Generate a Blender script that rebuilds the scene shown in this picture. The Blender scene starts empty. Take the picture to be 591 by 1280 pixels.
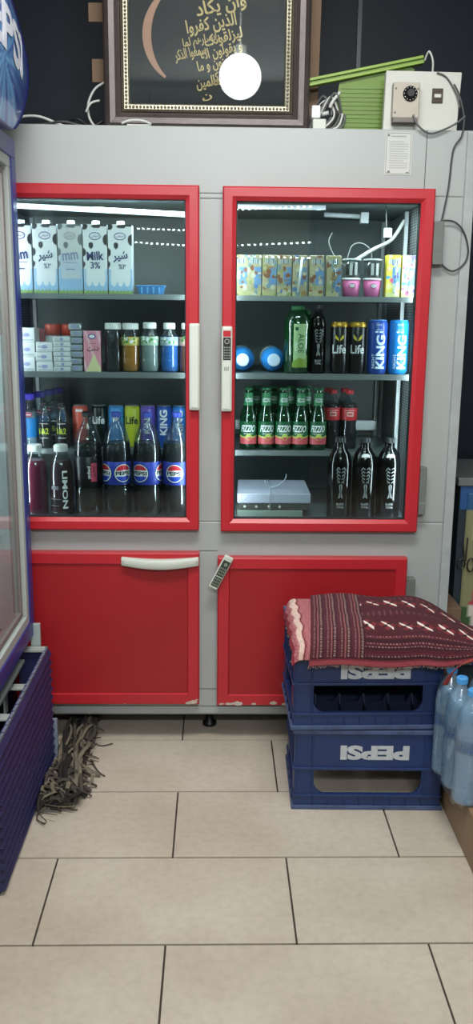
import bpy, bmesh, math, random, unicodedata
from mathutils import Vector, Matrix
random.seed(7)
S = bpy.context.scene
COL = S.collection
PI = math.pi

# ------------------------------------------------------------------ camera
cam_d = bpy.data.cameras.new('camera'); cam = bpy.data.objects.new('camera', cam_d); COL.objects.link(cam)
S.camera = cam
cam_d.sensor_fit = 'VERTICAL'; cam_d.sensor_height = 24.0; cam_d.lens = 1105 / 1280 * 24.0
cam_d.clip_start = 0.02
_p, _y, _r = [math.radians(a) for a in (12.61, 1.34, -0.6)]
_f = Vector((math.sin(_y) * math.cos(_p), math.cos(_y) * math.cos(_p), -math.sin(_p)))
_rt = Vector((math.cos(_y), -math.sin(_y), 0)); _dn = _f.cross(_rt)
if _dn.z > 0: _dn = -_dn
_R = _rt * math.cos(_r) + _dn * math.sin(_r); _D = -_rt * math.sin(_r) + _dn * math.cos(_r)
mw = Matrix.Identity(4)
for i in range(3):
    mw[i][0] = _R[i]; mw[i][1] = -_D[i]; mw[i][2] = -_f[i]
mw.translation = (0, 0, 1.42)
cam.matrix_world = mw

# ------------------------------------------------------------------ world, lights, exposure
S.view_settings.view_transform = 'Standard'; S.view_settings.look = 'None'
S.view_settings.exposure = 0.0; S.view_settings.gamma = 1.0
S.view_settings.use_curve_mapping = False
w = bpy.data.worlds.new('world'); S.world = w; w.use_nodes = True
w.node_tree.nodes['Background'].inputs[0].default_value = (0.60, 0.66, 0.72, 1)
w.node_tree.nodes['Background'].inputs[1].default_value = 0.4

def area(name, loc, target, sx, sy, power, col=(1, 1, 1)):
    l = bpy.data.lights.new(name, 'AREA'); l.shape = 'RECTANGLE'; l.size = sx; l.size_y = sy
    l.energy = power; l.color = col
    o = bpy.data.objects.new(name, l); COL.objects.link(o); o.location = loc
    o.rotation_euler = (Vector(target) - Vector(loc)).to_track_quat('-Z', 'Y').to_euler()
    return o
area('ceiling_lamp_light', (0.1, 1.42, 2.93), (0.1, 1.42, 0), 1.2, 0.5, 50, (1.0, 0.985, 0.95))
area('added_rear_light', (0.2, -1.15, 2.62), (0.1, 2.4, 0.6), 1.6, 0.22, 64, (0.93, 0.97, 1.0))  # added fill from behind the viewer, set clear of the glass reflections
area('cooler_lamp_light', (-0.35, 2.84, 1.735), (-0.35, 3.0, 1.0), 0.5, 0.03, 3.0, (0.86, 0.95, 1.0))
area('cooler_lamp_light', (0.33, 2.84, 1.735), (0.33, 3.0, 1.0), 0.5, 0.03, 3.0, (0.86, 0.95, 1.0))
for _x, _t in ((-0.675, -0.3), (-0.078, -0.4), (0.038, 0.35), (0.618, 0.3)):        # side lights added at the door edges to brighten the shelves
    _o = area('cooler_side_fill', (_x, 2.792, 1.26), (_t, 3.05, 1.26), 0.015, 0.92, 2.6, (0.84, 0.94, 1.0))
area('side_cooler_light', (-0.90, 2.31, 1.83), (-0.90, 2.32, 0.5), 0.35, 0.5, 16.0, (0.86, 0.95, 1.0))


# ------------------------------------------------------------------ materials
def lin(c):
    return c / 12.92 if c <= 0.04045 else ((c + 0.055) / 1.055) ** 2.4
def hexc(h):
    h = h.lstrip('#'); return tuple(lin(int(h[i:i + 2], 16) / 255) for i in (0, 2, 4))
MATS = {}
def mat(name, col, rough=0.5, metal=0.0, noise=0.08, scale=8.0, bump=0.0, bscale=60.0, emit=0, coat=0.0, col2=None, spec=0.5, alpha=1.0):
    if name in MATS: return MATS[name]
    m = bpy.data.materials.new(name); m.use_nodes = True; MATS[name] = m
    nt = m.node_tree; b = nt.nodes['Principled BSDF']
    c = hexc(col) if isinstance(col, str) else col
    b.inputs['Roughness'].default_value = rough; b.inputs['Metallic'].default_value = metal
    b.inputs['Coat Weight'].default_value = coat
    b.inputs['Specular IOR Level'].default_value = spec
    tc = nt.nodes.new('ShaderNodeTexCoord')
    n = nt.nodes.new('ShaderNodeTexNoise'); n.inputs['Scale'].default_value = scale; n.inputs['Detail'].default_value = 4
    nt.links.new(tc.outputs['Object'], n.inputs['Vector'])
    mx = nt.nodes.new('ShaderNodeMix'); mx.data_type = 'RGBA'
    nt.links.new(n.outputs['Fac'], mx.inputs[0])
    c2 = hexc(col2) if col2 else tuple(x * (1 - noise * 2) for x in c)
    c1 = c if col2 else tuple(min(1, x * (1 + noise)) for x in c)
    mx.inputs[6].default_value = (*c1, 1); mx.inputs[7].default_value = (*c2, 1)
    nt.links.new(mx.outputs[2], b.inputs['Base Color'])
    if emit:
        b.inputs['Emission Color'].default_value = (*c, 1); b.inputs['Emission Strength'].default_value = emit
    if bump:
        n2 = nt.nodes.new('ShaderNodeTexNoise'); n2.inputs['Scale'].default_value = bscale
        nt.links.new(tc.outputs['Object'], n2.inputs['Vector'])
        bp = nt.nodes.new('ShaderNodeBump'); bp.inputs['Strength'].default_value = bump; bp.inputs['Distance'].default_value = 0.003
        nt.links.new(n2.outputs['Fac'], bp.inputs['Height']); nt.links.new(bp.outputs[0], b.inputs['Normal'])
    return m
def clear(name, tint='#ffffff', refl=0.10, rough=0.02, opacity=0.0, col='#88aacc', edge=0.36):
    """see-through film, glass or plastic: transparent + glossy by angle, plus a little body colour"""
    if name in MATS: return MATS[name]
    m = bpy.data.materials.new(name); m.use_nodes = True; MATS[name] = m
    nt = m.node_tree; nt.nodes.remove(nt.nodes['Principled BSDF']); out = nt.nodes['Material Output']
    t = nt.nodes.new('ShaderNodeBsdfTransparent'); t.inputs[0].default_value = (*hexc(tint), 1)
    g = nt.nodes.new('ShaderNodeBsdfGlossy'); g.inputs['Roughness'].default_value = rough
    n = nt.nodes.new('ShaderNodeTexNoise'); n.inputs['Scale'].default_value = 5
    d = nt.nodes.new('ShaderNodeBsdfDiffuse'); d.inputs[0].default_value = (*hexc(col), 1)
    m1 = nt.nodes.new('ShaderNodeMixShader'); m1.inputs[0].default_value = opacity
    nt.links.new(t.outputs[0], m1.inputs[1]); nt.links.new(d.outputs[0], m1.inputs[2])
    fr = nt.nodes.new('ShaderNodeLayerWeight'); fr.inputs['Blend'].default_value = 0.25
    mr = nt.nodes.new('ShaderNodeMapRange'); mr.inputs['To Min'].default_value = refl; mr.inputs['To Max'].default_value = min(1, refl + edge)
    nt.links.new(fr.outputs['Facing'], mr.inputs['Value'])
    m2 = nt.nodes.new('ShaderNodeMixShader'); nt.links.new(mr.outputs[0], m2.inputs[0])
    nt.links.new(m1.outputs[0], m2.inputs[1]); nt.links.new(g.outputs[0], m2.inputs[2])
    nt.links.new(m2.outputs[0], out.inputs[0])
    return m
def painted(name, rough=0.5, coat=0.0, bump=0.0):
    if name in MATS: return MATS[name]
    m = bpy.data.materials.new(name); m.use_nodes = True; MATS[name] = m
    nt = m.node_tree; b = nt.nodes['Principled BSDF']; b.inputs['Roughness'].default_value = rough
    b.inputs['Coat Weight'].default_value = coat
    a = nt.nodes.new('ShaderNodeAttribute'); a.attribute_name = 'Col'
    nt.links.new(a.outputs['Color'], b.inputs['Base Color'])
    if bump:
        n2 = nt.nodes.new('ShaderNodeTexNoise'); n2.inputs['Scale'].default_value = 180
        bp = nt.nodes.new('ShaderNodeBump'); bp.inputs['Strength'].default_value = bump; bp.inputs['Distance'].default_value = 0.004
        nt.links.new(n2.outputs['Fac'], bp.inputs['Height']); nt.links.new(bp.outputs[0], b.inputs['Normal'])
    return m

def tile_material():
    m = bpy.data.materials.new('floor_tiles'); m.use_nodes = True; nt = m.node_tree
    b = nt.nodes['Principled BSDF']; b.inputs['Roughness'].default_value = 0.42; b.inputs['Specular IOR Level'].default_value = 0.35
    tc = nt.nodes.new('ShaderNodeTexCoord')
    n = nt.nodes.new('ShaderNodeTexNoise'); n.inputs['Scale'].default_value = 2.5; n.inputs['Detail'].default_value = 6
    n3 = nt.nodes.new('ShaderNodeTexNoise'); n3.inputs['Scale'].default_value = 45; n3.inputs['Detail'].default_value = 5
    nt.links.new(tc.outputs['Object'], n.inputs[0]); nt.links.new(tc.outputs['Object'], n3.inputs[0])
    r = nt.nodes.new('ShaderNodeValToRGB'); r.color_ramp.elements[0].position = 0.3; r.color_ramp.elements[1].position = 0.75
    r.color_ramp.elements[0].color = (*hexc('#b3a695'), 1); r.color_ramp.elements[1].color = (*hexc('#c9bfb1'), 1)
    nt.links.new(n.outputs[0], r.inputs[0])
    mx = nt.nodes.new('ShaderNodeMix'); mx.data_type = 'RGBA'; mx.blend_type = 'MULTIPLY'; mx.inputs[0].default_value = 0.35
    r2 = nt.nodes.new('ShaderNodeValToRGB'); r2.color_ramp.elements[0].color = (.72, .70, .67, 1); r2.color_ramp.elements[0].position = .3
    r2.color_ramp.elements[1].position = .6
    nt.links.new(n3.outputs[0], r2.inputs[0]); nt.links.new(r.outputs[0], mx.inputs[6]); nt.links.new(r2.outputs[0], mx.inputs[7])
    nt.links.new(mx.outputs[2], b.inputs['Base Color'])
    return m

# ------------------------------------------------------------------ geometry helpers
class MB:
    def __init__(s): s.v = []; s.f = []; s.m = []; s.sm = []
    def add(s, vs, fs, m=0, smooth=False):
        o = len(s.v); s.v += [tuple(v) for v in vs]
        for f in fs: s.f.append(tuple(i + o for i in f)); s.m.append(m); s.sm.append(smooth)
        return s
    def box(s, x0, x1, y0, y1, z0, z1, m=0, T=None):
        vs = [Vector((x, y, z)) for z in (z0, z1) for y in (y0, y1) for x in (x0, x1)]
        if T is not None: vs = [T @ v for v in vs]
        return s.add(vs, [(0, 2, 3, 1), (4, 5, 7, 6), (0, 1, 5, 4), (2, 6, 7, 3), (0, 4, 6, 2), (1, 3, 7, 5)], m)
    def lathe(s, prof, n=24, c=(0, 0, 0), m=0, T=None, cap=True, smooth=True):
        vs = []
        for r, z in prof:
            for k in range(n):
                a = 2 * PI * k / n; p = Vector((c[0] + r * math.sin(a), c[1] - r * math.cos(a), c[2] + z))
                vs.append(T @ p if T is not None else p)
        fs = [(i * n + k, i * n + (k + 1) % n, (i + 1) * n + (k + 1) % n, (i + 1) * n + k) for i in range(len(prof) - 1) for k in range(n)]
        s.add(vs, fs, m, smooth)
        if cap:
            L = (len(prof) - 1) * n; o = len(s.v) - len(vs)
            s.f += [tuple(o + k for k in reversed(range(n))), tuple(o + L + k for k in range(n))]; s.m += [m, m]; s.sm += [False, False]
        return s
    def tube(s, pts, r, n=8, m=0, closed=False, flat=1.0):
        pts = [Vector(p) for p in pts]; rings = []
        up = Vector((0.13, 0.21, 0.97)); N = len(pts)
        for i, p in enumerate(pts):
            a = pts[(i - 1) % N] if (closed or i > 0) else p; b = pts[(i + 1) % N] if (closed or i < N - 1) else p
            t = (b - a).normalized() if (b - a).length > 1e-9 else Vector((0, 0, 1))
            x = t.cross(up)
            if x.length < 1e-3: x = t.cross(Vector((1, 0, 0)))
            x.normalize(); y = t.cross(x).normalized()
            rr = r[i] if isinstance(r, (list, tuple)) else r
            rings.append([p + x * rr * math.cos(2 * PI * k / n) + y * rr * flat * math.sin(2 * PI * k / n) for k in range(n)])
        vs = [v for g in rings for v in g]; fs = []
        M = N if closed else N - 1
        for i in range(M):
            j = (i + 1) % N
            for k in range(n): fs.append((i * n + k, j * n + k, j * n + (k + 1) % n, i * n + (k + 1) % n))
        s.add(vs, fs, m, True)
        if not closed:
            o = len(s.v) - len(vs)
            s.f += [tuple(o + k for k in range(n)), tuple(o + (N - 1) * n + k for k in reversed(range(n)))]; s.m += [m, m]; s.sm += [False, False]
        return s
    def prism(s, poly, fn, d0, d1, m=0):
        """poly: 2D outline; fn(x, y, d) -> 3D"""
        n = len(poly); vs = [fn(x, y, d0) for x, y in poly] + [fn(x, y, d1) for x, y in poly]
        fs = [tuple(reversed(range(n))), tuple(range(n, 2 * n))] + [(k, (k + 1) % n, n + (k + 1) % n, n + k) for k in range(n)]
        return s.add(vs, fs, m)
    def build(s, name, mats, parent=None, bevel=0.0, seg=2, fix=True, loc=None):
        me = bpy.data.meshes.new(name); me.from_pydata(s.v, [], s.f)
        for q in (mats if isinstance(mats, (list, tuple)) else [mats]): me.materials.append(q)
        for i, p in enumerate(me.polygons): p.material_index = s.m[i]; p.use_smooth = s.sm[i]
        if fix:
            bm = bmesh.new(); bm.from_mesh(me); bmesh.ops.recalc_face_normals(bm, faces=bm.faces); bm.to_mesh(me); bm.free()
        o = bpy.data.objects.new(name, me); COL.objects.link(o)
        if parent: o.parent = parent
        if loc: o.location = loc
        if bevel:
            b = o.modifiers.new('bevel', 'BEVEL'); b.width = bevel; b.segments = seg; b.limit_method = 'ANGLE'; b.angle_limit = 0.6
        return o
def tag(o, label=None, cat=None, group=None, kind=None):
    if label: o['label'] = label
    if cat: o['category'] = cat
    if group: o['group'] = group
    if kind: o['kind'] = kind
    return o
def thing(name, loc, label, cat, group=None, rz=0):
    o = bpy.data.objects.new(name, None); COL.objects.link(o); o.location = loc; o.rotation_euler = (0, 0, rz)
    o.empty_display_size = 0.02
    return tag(o, label, cat, group)
def struct(o): o['kind'] = 'structure'; return o
def copy_tree(o, parent=None):
    c = o.copy(); COL.objects.link(c); c.parent = parent
    for ch in [x for x in o.children]: copy_tree(ch, c)
    return c
def smooth_path(pts, n=6):
    P = [Vector(p) for p in pts]; out = []
    for i in range(len(P) - 1):
        a = P[max(i - 1, 0)]; b = P[i]; c = P[i + 1]; d = P[min(i + 2, len(P) - 1)]
        for k in range(n):
            t = k / n
            out.append(0.5 * ((2 * b) + (c - a) * t + (2 * a - 5 * b + 4 * c - d) * t * t + (3 * b - a - 3 * c + d) * t ** 3))
    out.append(P[-1]); return out
def painted_grid(nx, nz, fn, colfn, name, material, parent, smooth=True, thick=None):
    """grid surface fn(u,v)->3D with colour attribute colfn(u,v)->hex or rgb"""
    vs = [fn(i / nx, j / nz) for j in range(nz + 1) for i in range(nx + 1)]
    fs = [(j * (nx + 1) + i, j * (nx + 1) + i + 1, (j + 1) * (nx + 1) + i + 1, (j + 1) * (nx + 1) + i) for j in range(nz) for i in range(nx)]
    me = bpy.data.meshes.new(name); me.from_pydata([tuple(v) for v in vs], [], fs); me.materials.append(material)
    ca = me.color_attributes.new('Col', 'FLOAT_COLOR', 'POINT'); k = 0
    for j in range(nz + 1):
        for i in range(nx + 1):
            c = colfn(i / nx, j / nz); c = hexc(c) if isinstance(c, str) else c
            ca.data[k].color = (*c, 1); k += 1
    for p in me.polygons: p.use_smooth = smooth
    o = bpy.data.objects.new(name, me); COL.objects.link(o)
    if parent: o.parent = parent
    if thick:
        md = o.modifiers.new('solidify', 'SOLIDIFY'); md.thickness = thick; md.offset = -1
    return o

# writing ------------------------------------------------------------
AF = {}
for cp in list(range(0xFB50, 0xFDFC)) + list(range(0xFE70, 0xFEFD)):
    d = unicodedata.decomposition(chr(cp)).split()
    if len(d) >= 2 and d[0] in ('<isolated>', '<initial>', '<medial>', '<final>'):
        AF[(''.join(chr(int(x, 16)) for x in d[1:]), d[0][1:-1])] = chr(cp)
AF[('\ue000', 'isolated')] = '\ufefb'; AF[('\ue000', 'final')] = '\ufefc'
def farsi(s):
    s = s.replace('\u0644\u0627', '\ue000'); out = []
    for i, c in enumerate(s):
        a = i > 0 and (s[i - 1], 'initial') in AF and (c, 'final') in AF
        b = (c, 'initial') in AF and i + 1 < len(s) and (s[i + 1], 'final') in AF
        out.append(AF.get((c, {(0, 0): 'isolated', (0, 1): 'initial', (1, 1): 'medial', (1, 0): 'final'}[(int(a), int(b))]), c))
    return ''.join(reversed(out))
TC = {}
def text_geo(s, bold):
    if (s, bold) in TC: return TC[(s, bold)]
    cu = bpy.data.curves.new('writing', 'FONT'); cu.body = s; cu.size = 1; cu.offset = bold; cu.resolution_u = 3
    o = bpy.data.objects.new('writing', cu); COL.objects.link(o)
    dg = bpy.context.evaluated_depsgraph_get(); ev = o.evaluated_get(dg); me = ev.to_mesh()
    vs = [(v.co.x, v.co.y) for v in me.vertices]; fs = [tuple(p.vertices) for p in me.polygons]
    ev.to_mesh_clear(); bpy.data.objects.remove(o); bpy.data.curves.remove(cu)
    x0 = min(v[0] for v in vs); x1 = max(v[0] for v in vs); y0 = min(v[1] for v in vs); y1 = max(v[1] for v in vs)
    vs = [((x - (x0 + x1) / 2), (y - (y0 + y1) / 2)) for x, y in vs]
    TC[(s, bold)] = (vs, fs, x1 - x0, y1 - y0); return TC[(s, bold)]
class Decal:
    """flat printed marks in layers; laid on a surface given by fn(x, y, lift)"""
    def __init__(s): s.v = []; s.f = []; s.m = []
    def poly(s, pts, m=0, layer=0):
        o = len(s.v); s.v += [(x, y, layer) for x, y in pts]; s.f.append(tuple(range(o, o + len(pts)))); s.m.append(m); return s
    def rect(s, x0, x1, y0, y1, m=0, layer=0): return s.poly([(x0, y0), (x1, y0), (x1, y1), (x0, y1)], m, layer)
    def disc(s, cx, cy, r, m=0, layer=0, a0=0, a1=2 * PI, n=28, ry=None):
        ry = ry or r
        return s.poly([(cx + r * math.cos(a0 + (a1 - a0) * k / n), cy + ry * math.sin(a0 + (a1 - a0) * k / n)) for k in range(n if a1 - a0 > 6.28 else n + 1)], m, layer)
    def text(s, t, cx, cy, h, m=0, layer=1, rot=0, wid=None, bold=0.0, shear=0.0):
        vs, fs, tw, th = text_geo(t, bold); ky = h / th; kx = (wid / tw) if wid else ky
        o = len(s.v); c, q = math.cos(rot), math.sin(rot)
        for x, y in vs:
            x, y = x * kx + shear * y * ky, y * ky; s.v.append((cx + x * c - y * q, cy + x * q + y * c, layer))
        for f in fs: s.f.append(tuple(i + o for i in f)); s.m.append(m)
        return s
    def build(s, name, fn, mats, parent, step=None, lift=0.0004):
        me = bpy.data.meshes.new(name); me.from_pydata(s.v, [], s.f)
        for i, p in enumerate(me.polygons): p.material_index = s.m[i]
        for q in (mats if isinstance(mats, (list, tuple)) else [mats]): me.materials.append(q)
        if step:
            bm = bmesh.new(); bm.from_mesh(me)
            xs = [v[0] for v in s.v]; x = math.floor(min(xs) / step) * step
            while x < max(xs):
                bmesh.ops.bisect_plane(bm, geom=bm.verts[:] + bm.edges[:] + bm.faces[:], plane_co=(x, 0, 0), plane_no=(1, 0, 0)); x += step
            bm.to_mesh(me); bm.free()
        for v in me.vertices: v.co = fn(v.co.x, v.co.y, lift * (1 + v.co.z))
        o = bpy.data.objects.new(name, me); COL.objects.link(o); o.parent = parent
        return o
def on_front(x0, y0, z0): return lambda x, y, d: Vector((x0 + x, y0 - d, z0 + y))
def on_cyl(r, z0, a0=0): return lambda x, y, d: Vector(((r + d) * math.sin(a0 + x / r), -(r + d) * math.cos(a0 + x / r), z0 + y))
def on_right(x0, y0, z0): return lambda x, y, d: Vector((x0 + d, y0 + x, z0 + y))

# common materials
WHITEP = mat('fridge_paint', '#a6acab', 0.38, noise=0.05, scale=3, bump=0.05, bscale=30)
WHITED = mat('fridge_trim', '#9fa4a4', 0.45, noise=0.12, scale=14)
RED = mat('red_lacquer', '#b9252f', 0.34, noise=0.07, scale=5, bump=0.04, bscale=40)
REDP = mat('red_panel', '#a11a22', 0.42, noise=0.08, scale=4, bump=0.05, bscale=30)
HANDLE = mat('handle_plastic', '#c9cdc2', 0.4, noise=0.05)
BLACK = mat('black_plastic', '#0b0c10', 0.4, noise=0.1)
INNER = mat('liner_sheet', '#687372', 0.45, noise=0.12, scale=5)
STEEL = mat('shelf_steel', '#8d9697', 0.35, metal=0.6, noise=0.1)
WIRE_W = mat('white_cable', '#c8cac6', 0.5)
WIRE_G = mat('grey_cable', '#5b5d5c', 0.5)
WIRE_K = mat('black_cable', '#121316', 0.5)
WHITE = mat('white_print', '#e9ecee', 0.5, noise=0.02)
INK = mat('black_print', '#101114', 0.5, noise=0.02)
NAVYINK = mat('navy_print', '#26306e', 0.5, noise=0.02)
GREYM = mat('hinge_grey', '#6f7370', 0.5, noise=0.15, scale=20)
LED = mat('led_diode', (0.85, 0.95, 1.0), emit=9, noise=0)
LEDT = mat('led_tube', (0.80, 0.90, 1.0), emit=2.2, noise=0)
CARD = mat('cardboard', '#7a6450', 0.85, noise=0.12, scale=12)

# ------------------------------------------------------------------ the setting
TILE = tile_material()
GROUT = mat('grout', '#453b33', 0.9, noise=0.25, scale=30)
mb = MB(); mb.box(-2.1, 2.1, -2.8, 3.6, -0.06, -0.004, 1)
rows = [2.777 + k * 0.3345 for k in range(3)]; y = 2.777; rows = []
while y > -2.8: rows.append(y); y -= 0.3345
ys = [3.6, 3.446, 3.1115] + rows + [-2.8]
for i in range(len(ys) - 1):
    off = -0.41 if i % 2 == 1 else -0.105
    y1, y0 = ys[i], ys[i + 1]
    x = off - 0.61 * 4
    while x < 2.1:
        a, b = max(x, -2.1), min(x + 0.607, 2.1)
        if b > a: mb.box(a + .0018, b - .0018, y0 + .0030, y1 - .0030, -0.004 - 0.01, 0, 0)
        x += 0.6085
fl = struct(mb.build('floor', [TILE, GROUT]))
WALLB = mat('dark_wall', '#161f2b', 0.5, noise=0.2, scale=3, spec=.25)
struct(MB().box(-2.1, 2.1, 3.5, 3.6, 0, 3.0).build('wall_back', WALLB))
struct(MB().box(0.50, 0.515, 3.485, 3.5, 0, 3.0).build('trim_1', mat('dark_trim', '#2d3a45', 0.3)))
WALLS = mat('shop_wall', '#8b8a80', 0.8)
struct(MB().box(-2.2, -2.1, -2.8, 3.6, 0, 3.0).build('wall_left', WALLS))
struct(MB().box(2.1, 2.2, -2.8, 3.6, 0, 3.0).build('wall_right', WALLS))
struct(MB().box(-2.1, 2.1, -2.9, -2.8, 0, 3.0).build('wall_front', WALLS))
struct(MB().box(-2.2, 2.2, -2.9, 3.6, 3.0, 3.06).build('ceiling', mat('ceiling_paint', '#a9aaa6', 0.8)))

# plinth at the right, under the water bottles
PLX = 0.674
struct(MB().box(PLX, 2.1, 1.75, 2.76, 0, 0.145).build('trim_3', mat('plinth_tile', '#8e7257', 0.5, noise=0.14, scale=9), bevel=0.003))

# the beige shelf back with LED strips that the cooler glass mirrors
t = thing('shop_shelf', (0, -1.5, 0), 'tall beige shelf unit with light strips standing behind the viewer', 'shelf')
SB = mat('beige_shelf', '#b5ad86', 0.6, noise=0.1)
mb = MB(); mb.box(-1.9, 0.75, -0.24, -0.2, 0, 2.5); mb.box(-1.9, -1.87, -0.2, 0, 0, 2.5); mb.box(0.72, 0.75, -0.2, 0, 0, 2.5)
for z in (0.1, 0.6, 1.1, 1.5, 2.45): mb.box(-1.87, 0.72, -0.2, 0, z, z + 0.03)
mb.build('carcass', mat('dark_shelf', '#2a2b2a', .7), t)
MB().box(-1.86, 0.715, -0.198, -0.17, 1.54, 2.44).build('back_board', SB, t)
for k, (z, x0, x1, dz) in enumerate([(2.19, 0.12, 0.72, 0.03), (1.93, 0.12, 0.72, 0.03), (1.855, 0.12, 0.72, -0.01), (2.20, -1.6, -0.22, -0.06), (2.045, -0.62, -0.2, -0.01), (1.945, -0.64, -0.2, -0.02)]):
    mb = MB(); n = 13 if x1 - x0 < 1 else 60
    if x1 < 0 and x0 > -1: n = 11
    mb.tube([(x0, 0.012, z), (x1, 0.012, z + dz)], 0.007, 6, 0)
    for q in range(n):
        f = (q + 0.5) / n; xx = x0 + (x1 - x0) * f; zz = z + dz * f
        mb.box(xx - .009, xx + .009, 0.017, 0.026, zz - .006, zz + .006, 1)
    mb.build('led_strip', [mat('strip_backing', '#9a977c', .6), mat('strip_diode', (0.9, 1.0, 1.0), emit=34, noise=0)], t)

# lamps
t = thing('globe_lamp', (0.107, 0.97, 2.572), 'round white globe lamp hanging from the ceiling', 'lamp')
mb = MB(); mb.lathe([(0.105 * math.sin(PI * k / 16) + 0.0005, -0.105 * math.cos(PI * k / 16)) for k in range(17)], 32)
mb.build('globe', mat('globe_glow', (0.93, 0.97, 1.0), emit=14, noise=0), t)
MB().lathe([(0.03, 0.1), (0.03, 0.14), (0.006, 0.15), (0.006, 0.40), (0.05, 0.41), (0.05, 0.425)], 20).build('cord_and_rose', HANDLE, t)
t = thing('ceiling_panel', (0.1, 1.42, 2.95), 'flat rectangular ceiling light panel above the shop floor', 'lamp')
MB().box(-.62, .62, -.27, .27, 0.0, 0.05).build('casing', HANDLE, t)
t = thing('added_batten_lamp', (0.2, -1.19, 2.62), 'added unseen batten lamp hanging behind the viewer above the shop shelf', 'lamp')  # unseen fixture added to carry the rear fill light
MB().box(-.82, .82, -.03, .0, -.12, .14).build('casing', HANDLE, t)
for x in (-.7, .7): MB().box(x - .004, x + .004, -.02, -.012, .14, .38).build('hanger', GREYM, t)

# ------------------------------------------------------------------ the big cooler cabinet
FR = thing('display_refrigerator', (0, 0, 0), 'wide off-white shop refrigerator with red-framed glass doors above red solid doors', 'refrigerator')
X0, X1, YF, YB, ZB, ZT = -0.79, 0.762, 2.78, 3.42, 0.095, 1.957
mb = MB()
mb.box(X0, X1, YF, YB, 1.77, ZT)                       # top
mb.box(X0, X1, YF, YB, ZB, 0.765)                      # lower cabinet
mb.box(X0, -0.70, YF, YB, 0.765, 1.77)                 # left side
mb.box(0.641, X1, YF, YB, 0.765, 1.77)                 # right side
mb.box(-0.066, 0.026, YF, 2.835, 0.765, 1.77)          # middle post
mb.box(-0.70, 0.641, YB - 0.05, YB, 0.765, 1.77)       # back
mb.build('body', WHITEP, FR, bevel=0.004)
MB().box(-0.70, 0.641, 3.355, 3.369, 0.768, 1.768).build('back_liner', INNER, FR)
MB().box(-0.70, 0.641, 2.84, 3.355, 1.757, 1.769).build('ceiling_liner', INNER, FR)
MB().box(-0.70, 0.641, 2.79, 3.355, 0.7655, 0.7665).build('floor_liner', mat('floor_sheet','#8f9aa4',.35,metal=.3), FR)
# perforated metal sheet inside on both sides
PERF = mat('perforated_sheet', '#9ea3a3', 0.4, metal=0.3)
nt = PERF.node_tree; b = nt.nodes['Principled BSDF']
tc = nt.nodes.new('ShaderNodeTexCoord'); sep = nt.nodes.new('ShaderNodeSeparateXYZ'); nt.links.new(tc.outputs['Object'], sep.inputs[0])
def mth(op, a, bb=None):
    n = nt.nodes.new('ShaderNodeMath'); n.operation = op
    for i, q in enumerate((a, bb)):
        if q is None: continue
        if isinstance(q, (int, float)): n.inputs[i].default_value = q
        else: nt.links.new(q, n.inputs[i])
    return n.outputs[0]
h = mth('MULTIPLY', mth('SINE', mth('MULTIPLY', mth('ADD', sep.outputs[1], mth('MULTIPLY', sep.outputs[2], 3.0)), 120)),
        mth('SINE', mth('MULTIPLY', mth('SUBTRACT', sep.outputs[1], mth('MULTIPLY', sep.outputs[2], 3.0)), 120)))
g = mth('GREATER_THAN', h, 0.15)
mx = nt.nodes.new('ShaderNodeMix'); mx.data_type = 'RGBA'; nt.links.new(g, mx.inputs[0])
mx.inputs[6].default_value = (*hexc('#a8aeb0'), 1); mx.inputs[7].default_value = (*hexc('#1c2022'), 1); nt.links.new(mx.outputs[2], b.inputs['Base Color'])
MB().box(0.627, 0.6405, 2.85, 3.35, 0.77, 1.755).build('perforated_panel', PERF, FR)
MB().box(-0.699, -0.690, 2.86, 3.35, 0.77, 1.755).build('perforated_panel', PERF, FR)
BST = mat('bright_steel', '#c3c9ca', 0.3, metal=0.4)
for x, y in ((-0.668, 3.33), (-0.085, 3.33), (0.06, 3.33), (0.60, 3.33), (0.614, 3.00)):
    MB().box(x - .006, x + .006, y, y + .022, 0.775, 1.75).build('shelf_standard', BST, FR)
GL = clear('shelf_glass', tint='#dfece8', refl=0.06, opacity=0.10, col='#9db5b0')
SHG = mat('shelf_grey', '#5c6a6a', 0.4, noise=0.1)
def shelf(x0, x1, y0, z, lip=0.012, name='shelf'):
    mb = MB(); mb.box(x0, x1, y0, 3.352, z - lip, z); mb.box(x0, x1, y0 - 0.004, y0 + 0.004, z - lip - 0.004, z + 0.002, 1)
    return mb.build(name, [SHG, STEEL], FR)
for (a, b2) in ((-0.688, -0.035), (-0.005, 0.605)):
    shelf(a, b2, 2.812, 1.475, 0.010); shelf(a, b2, 2.812, 1.237)
shelf(-0.688, -0.035, 2.955, 0.972); shelf(-0.005, 0.605, 2.93, 0.975)
# partition between the two compartments
MB().box(-0.03, -0.012, 2.836, 3.354, 0.768, 1.756).build('partition', INNER, FR)
# price rail clip and led tubes in the compartments
mb = MB(); mb.tube([(-0.63, 2.83, 1.735), (-0.10, 2.83, 1.715)], 0.008, 8, 0)
for k in range(44): xx = -0.625 + k * 0.012; mb.box(xx, xx + .007, 2.820, 2.824, 1.7315 - (k * .00044), 1.7375 - (k * .00044), 1)
mb.build('led_strip', [LEDT, LED], FR)
mb = MB(); mb.tube([(0.345, 3.0, 1.738), (0.475, 3.0, 1.733)], 0.008, 8, 0); mb.box(0.462, 0.487, 2.985, 3.015, 1.712, 1.745, 0)
mb.build('lamp_tube', mat('frosted_tube', '#aab0b4', 0.4), FR)
mb = MB(); mb.tube([(0.06, 2.845, 1.742), (0.33, 2.845, 1.742)], 0.007, 8, 0)
mb.build('led_strip', [mat('dim_tube', (0.8, 0.9, 1.0), emit=.5, noise=0)], FR)
MB().box(0.03, 0.60, 3.30, 3.352, 1.0, 1.035).build('air_duct', mat('bright_steel', '#c3c9ca', 0.3), FR)
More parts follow.
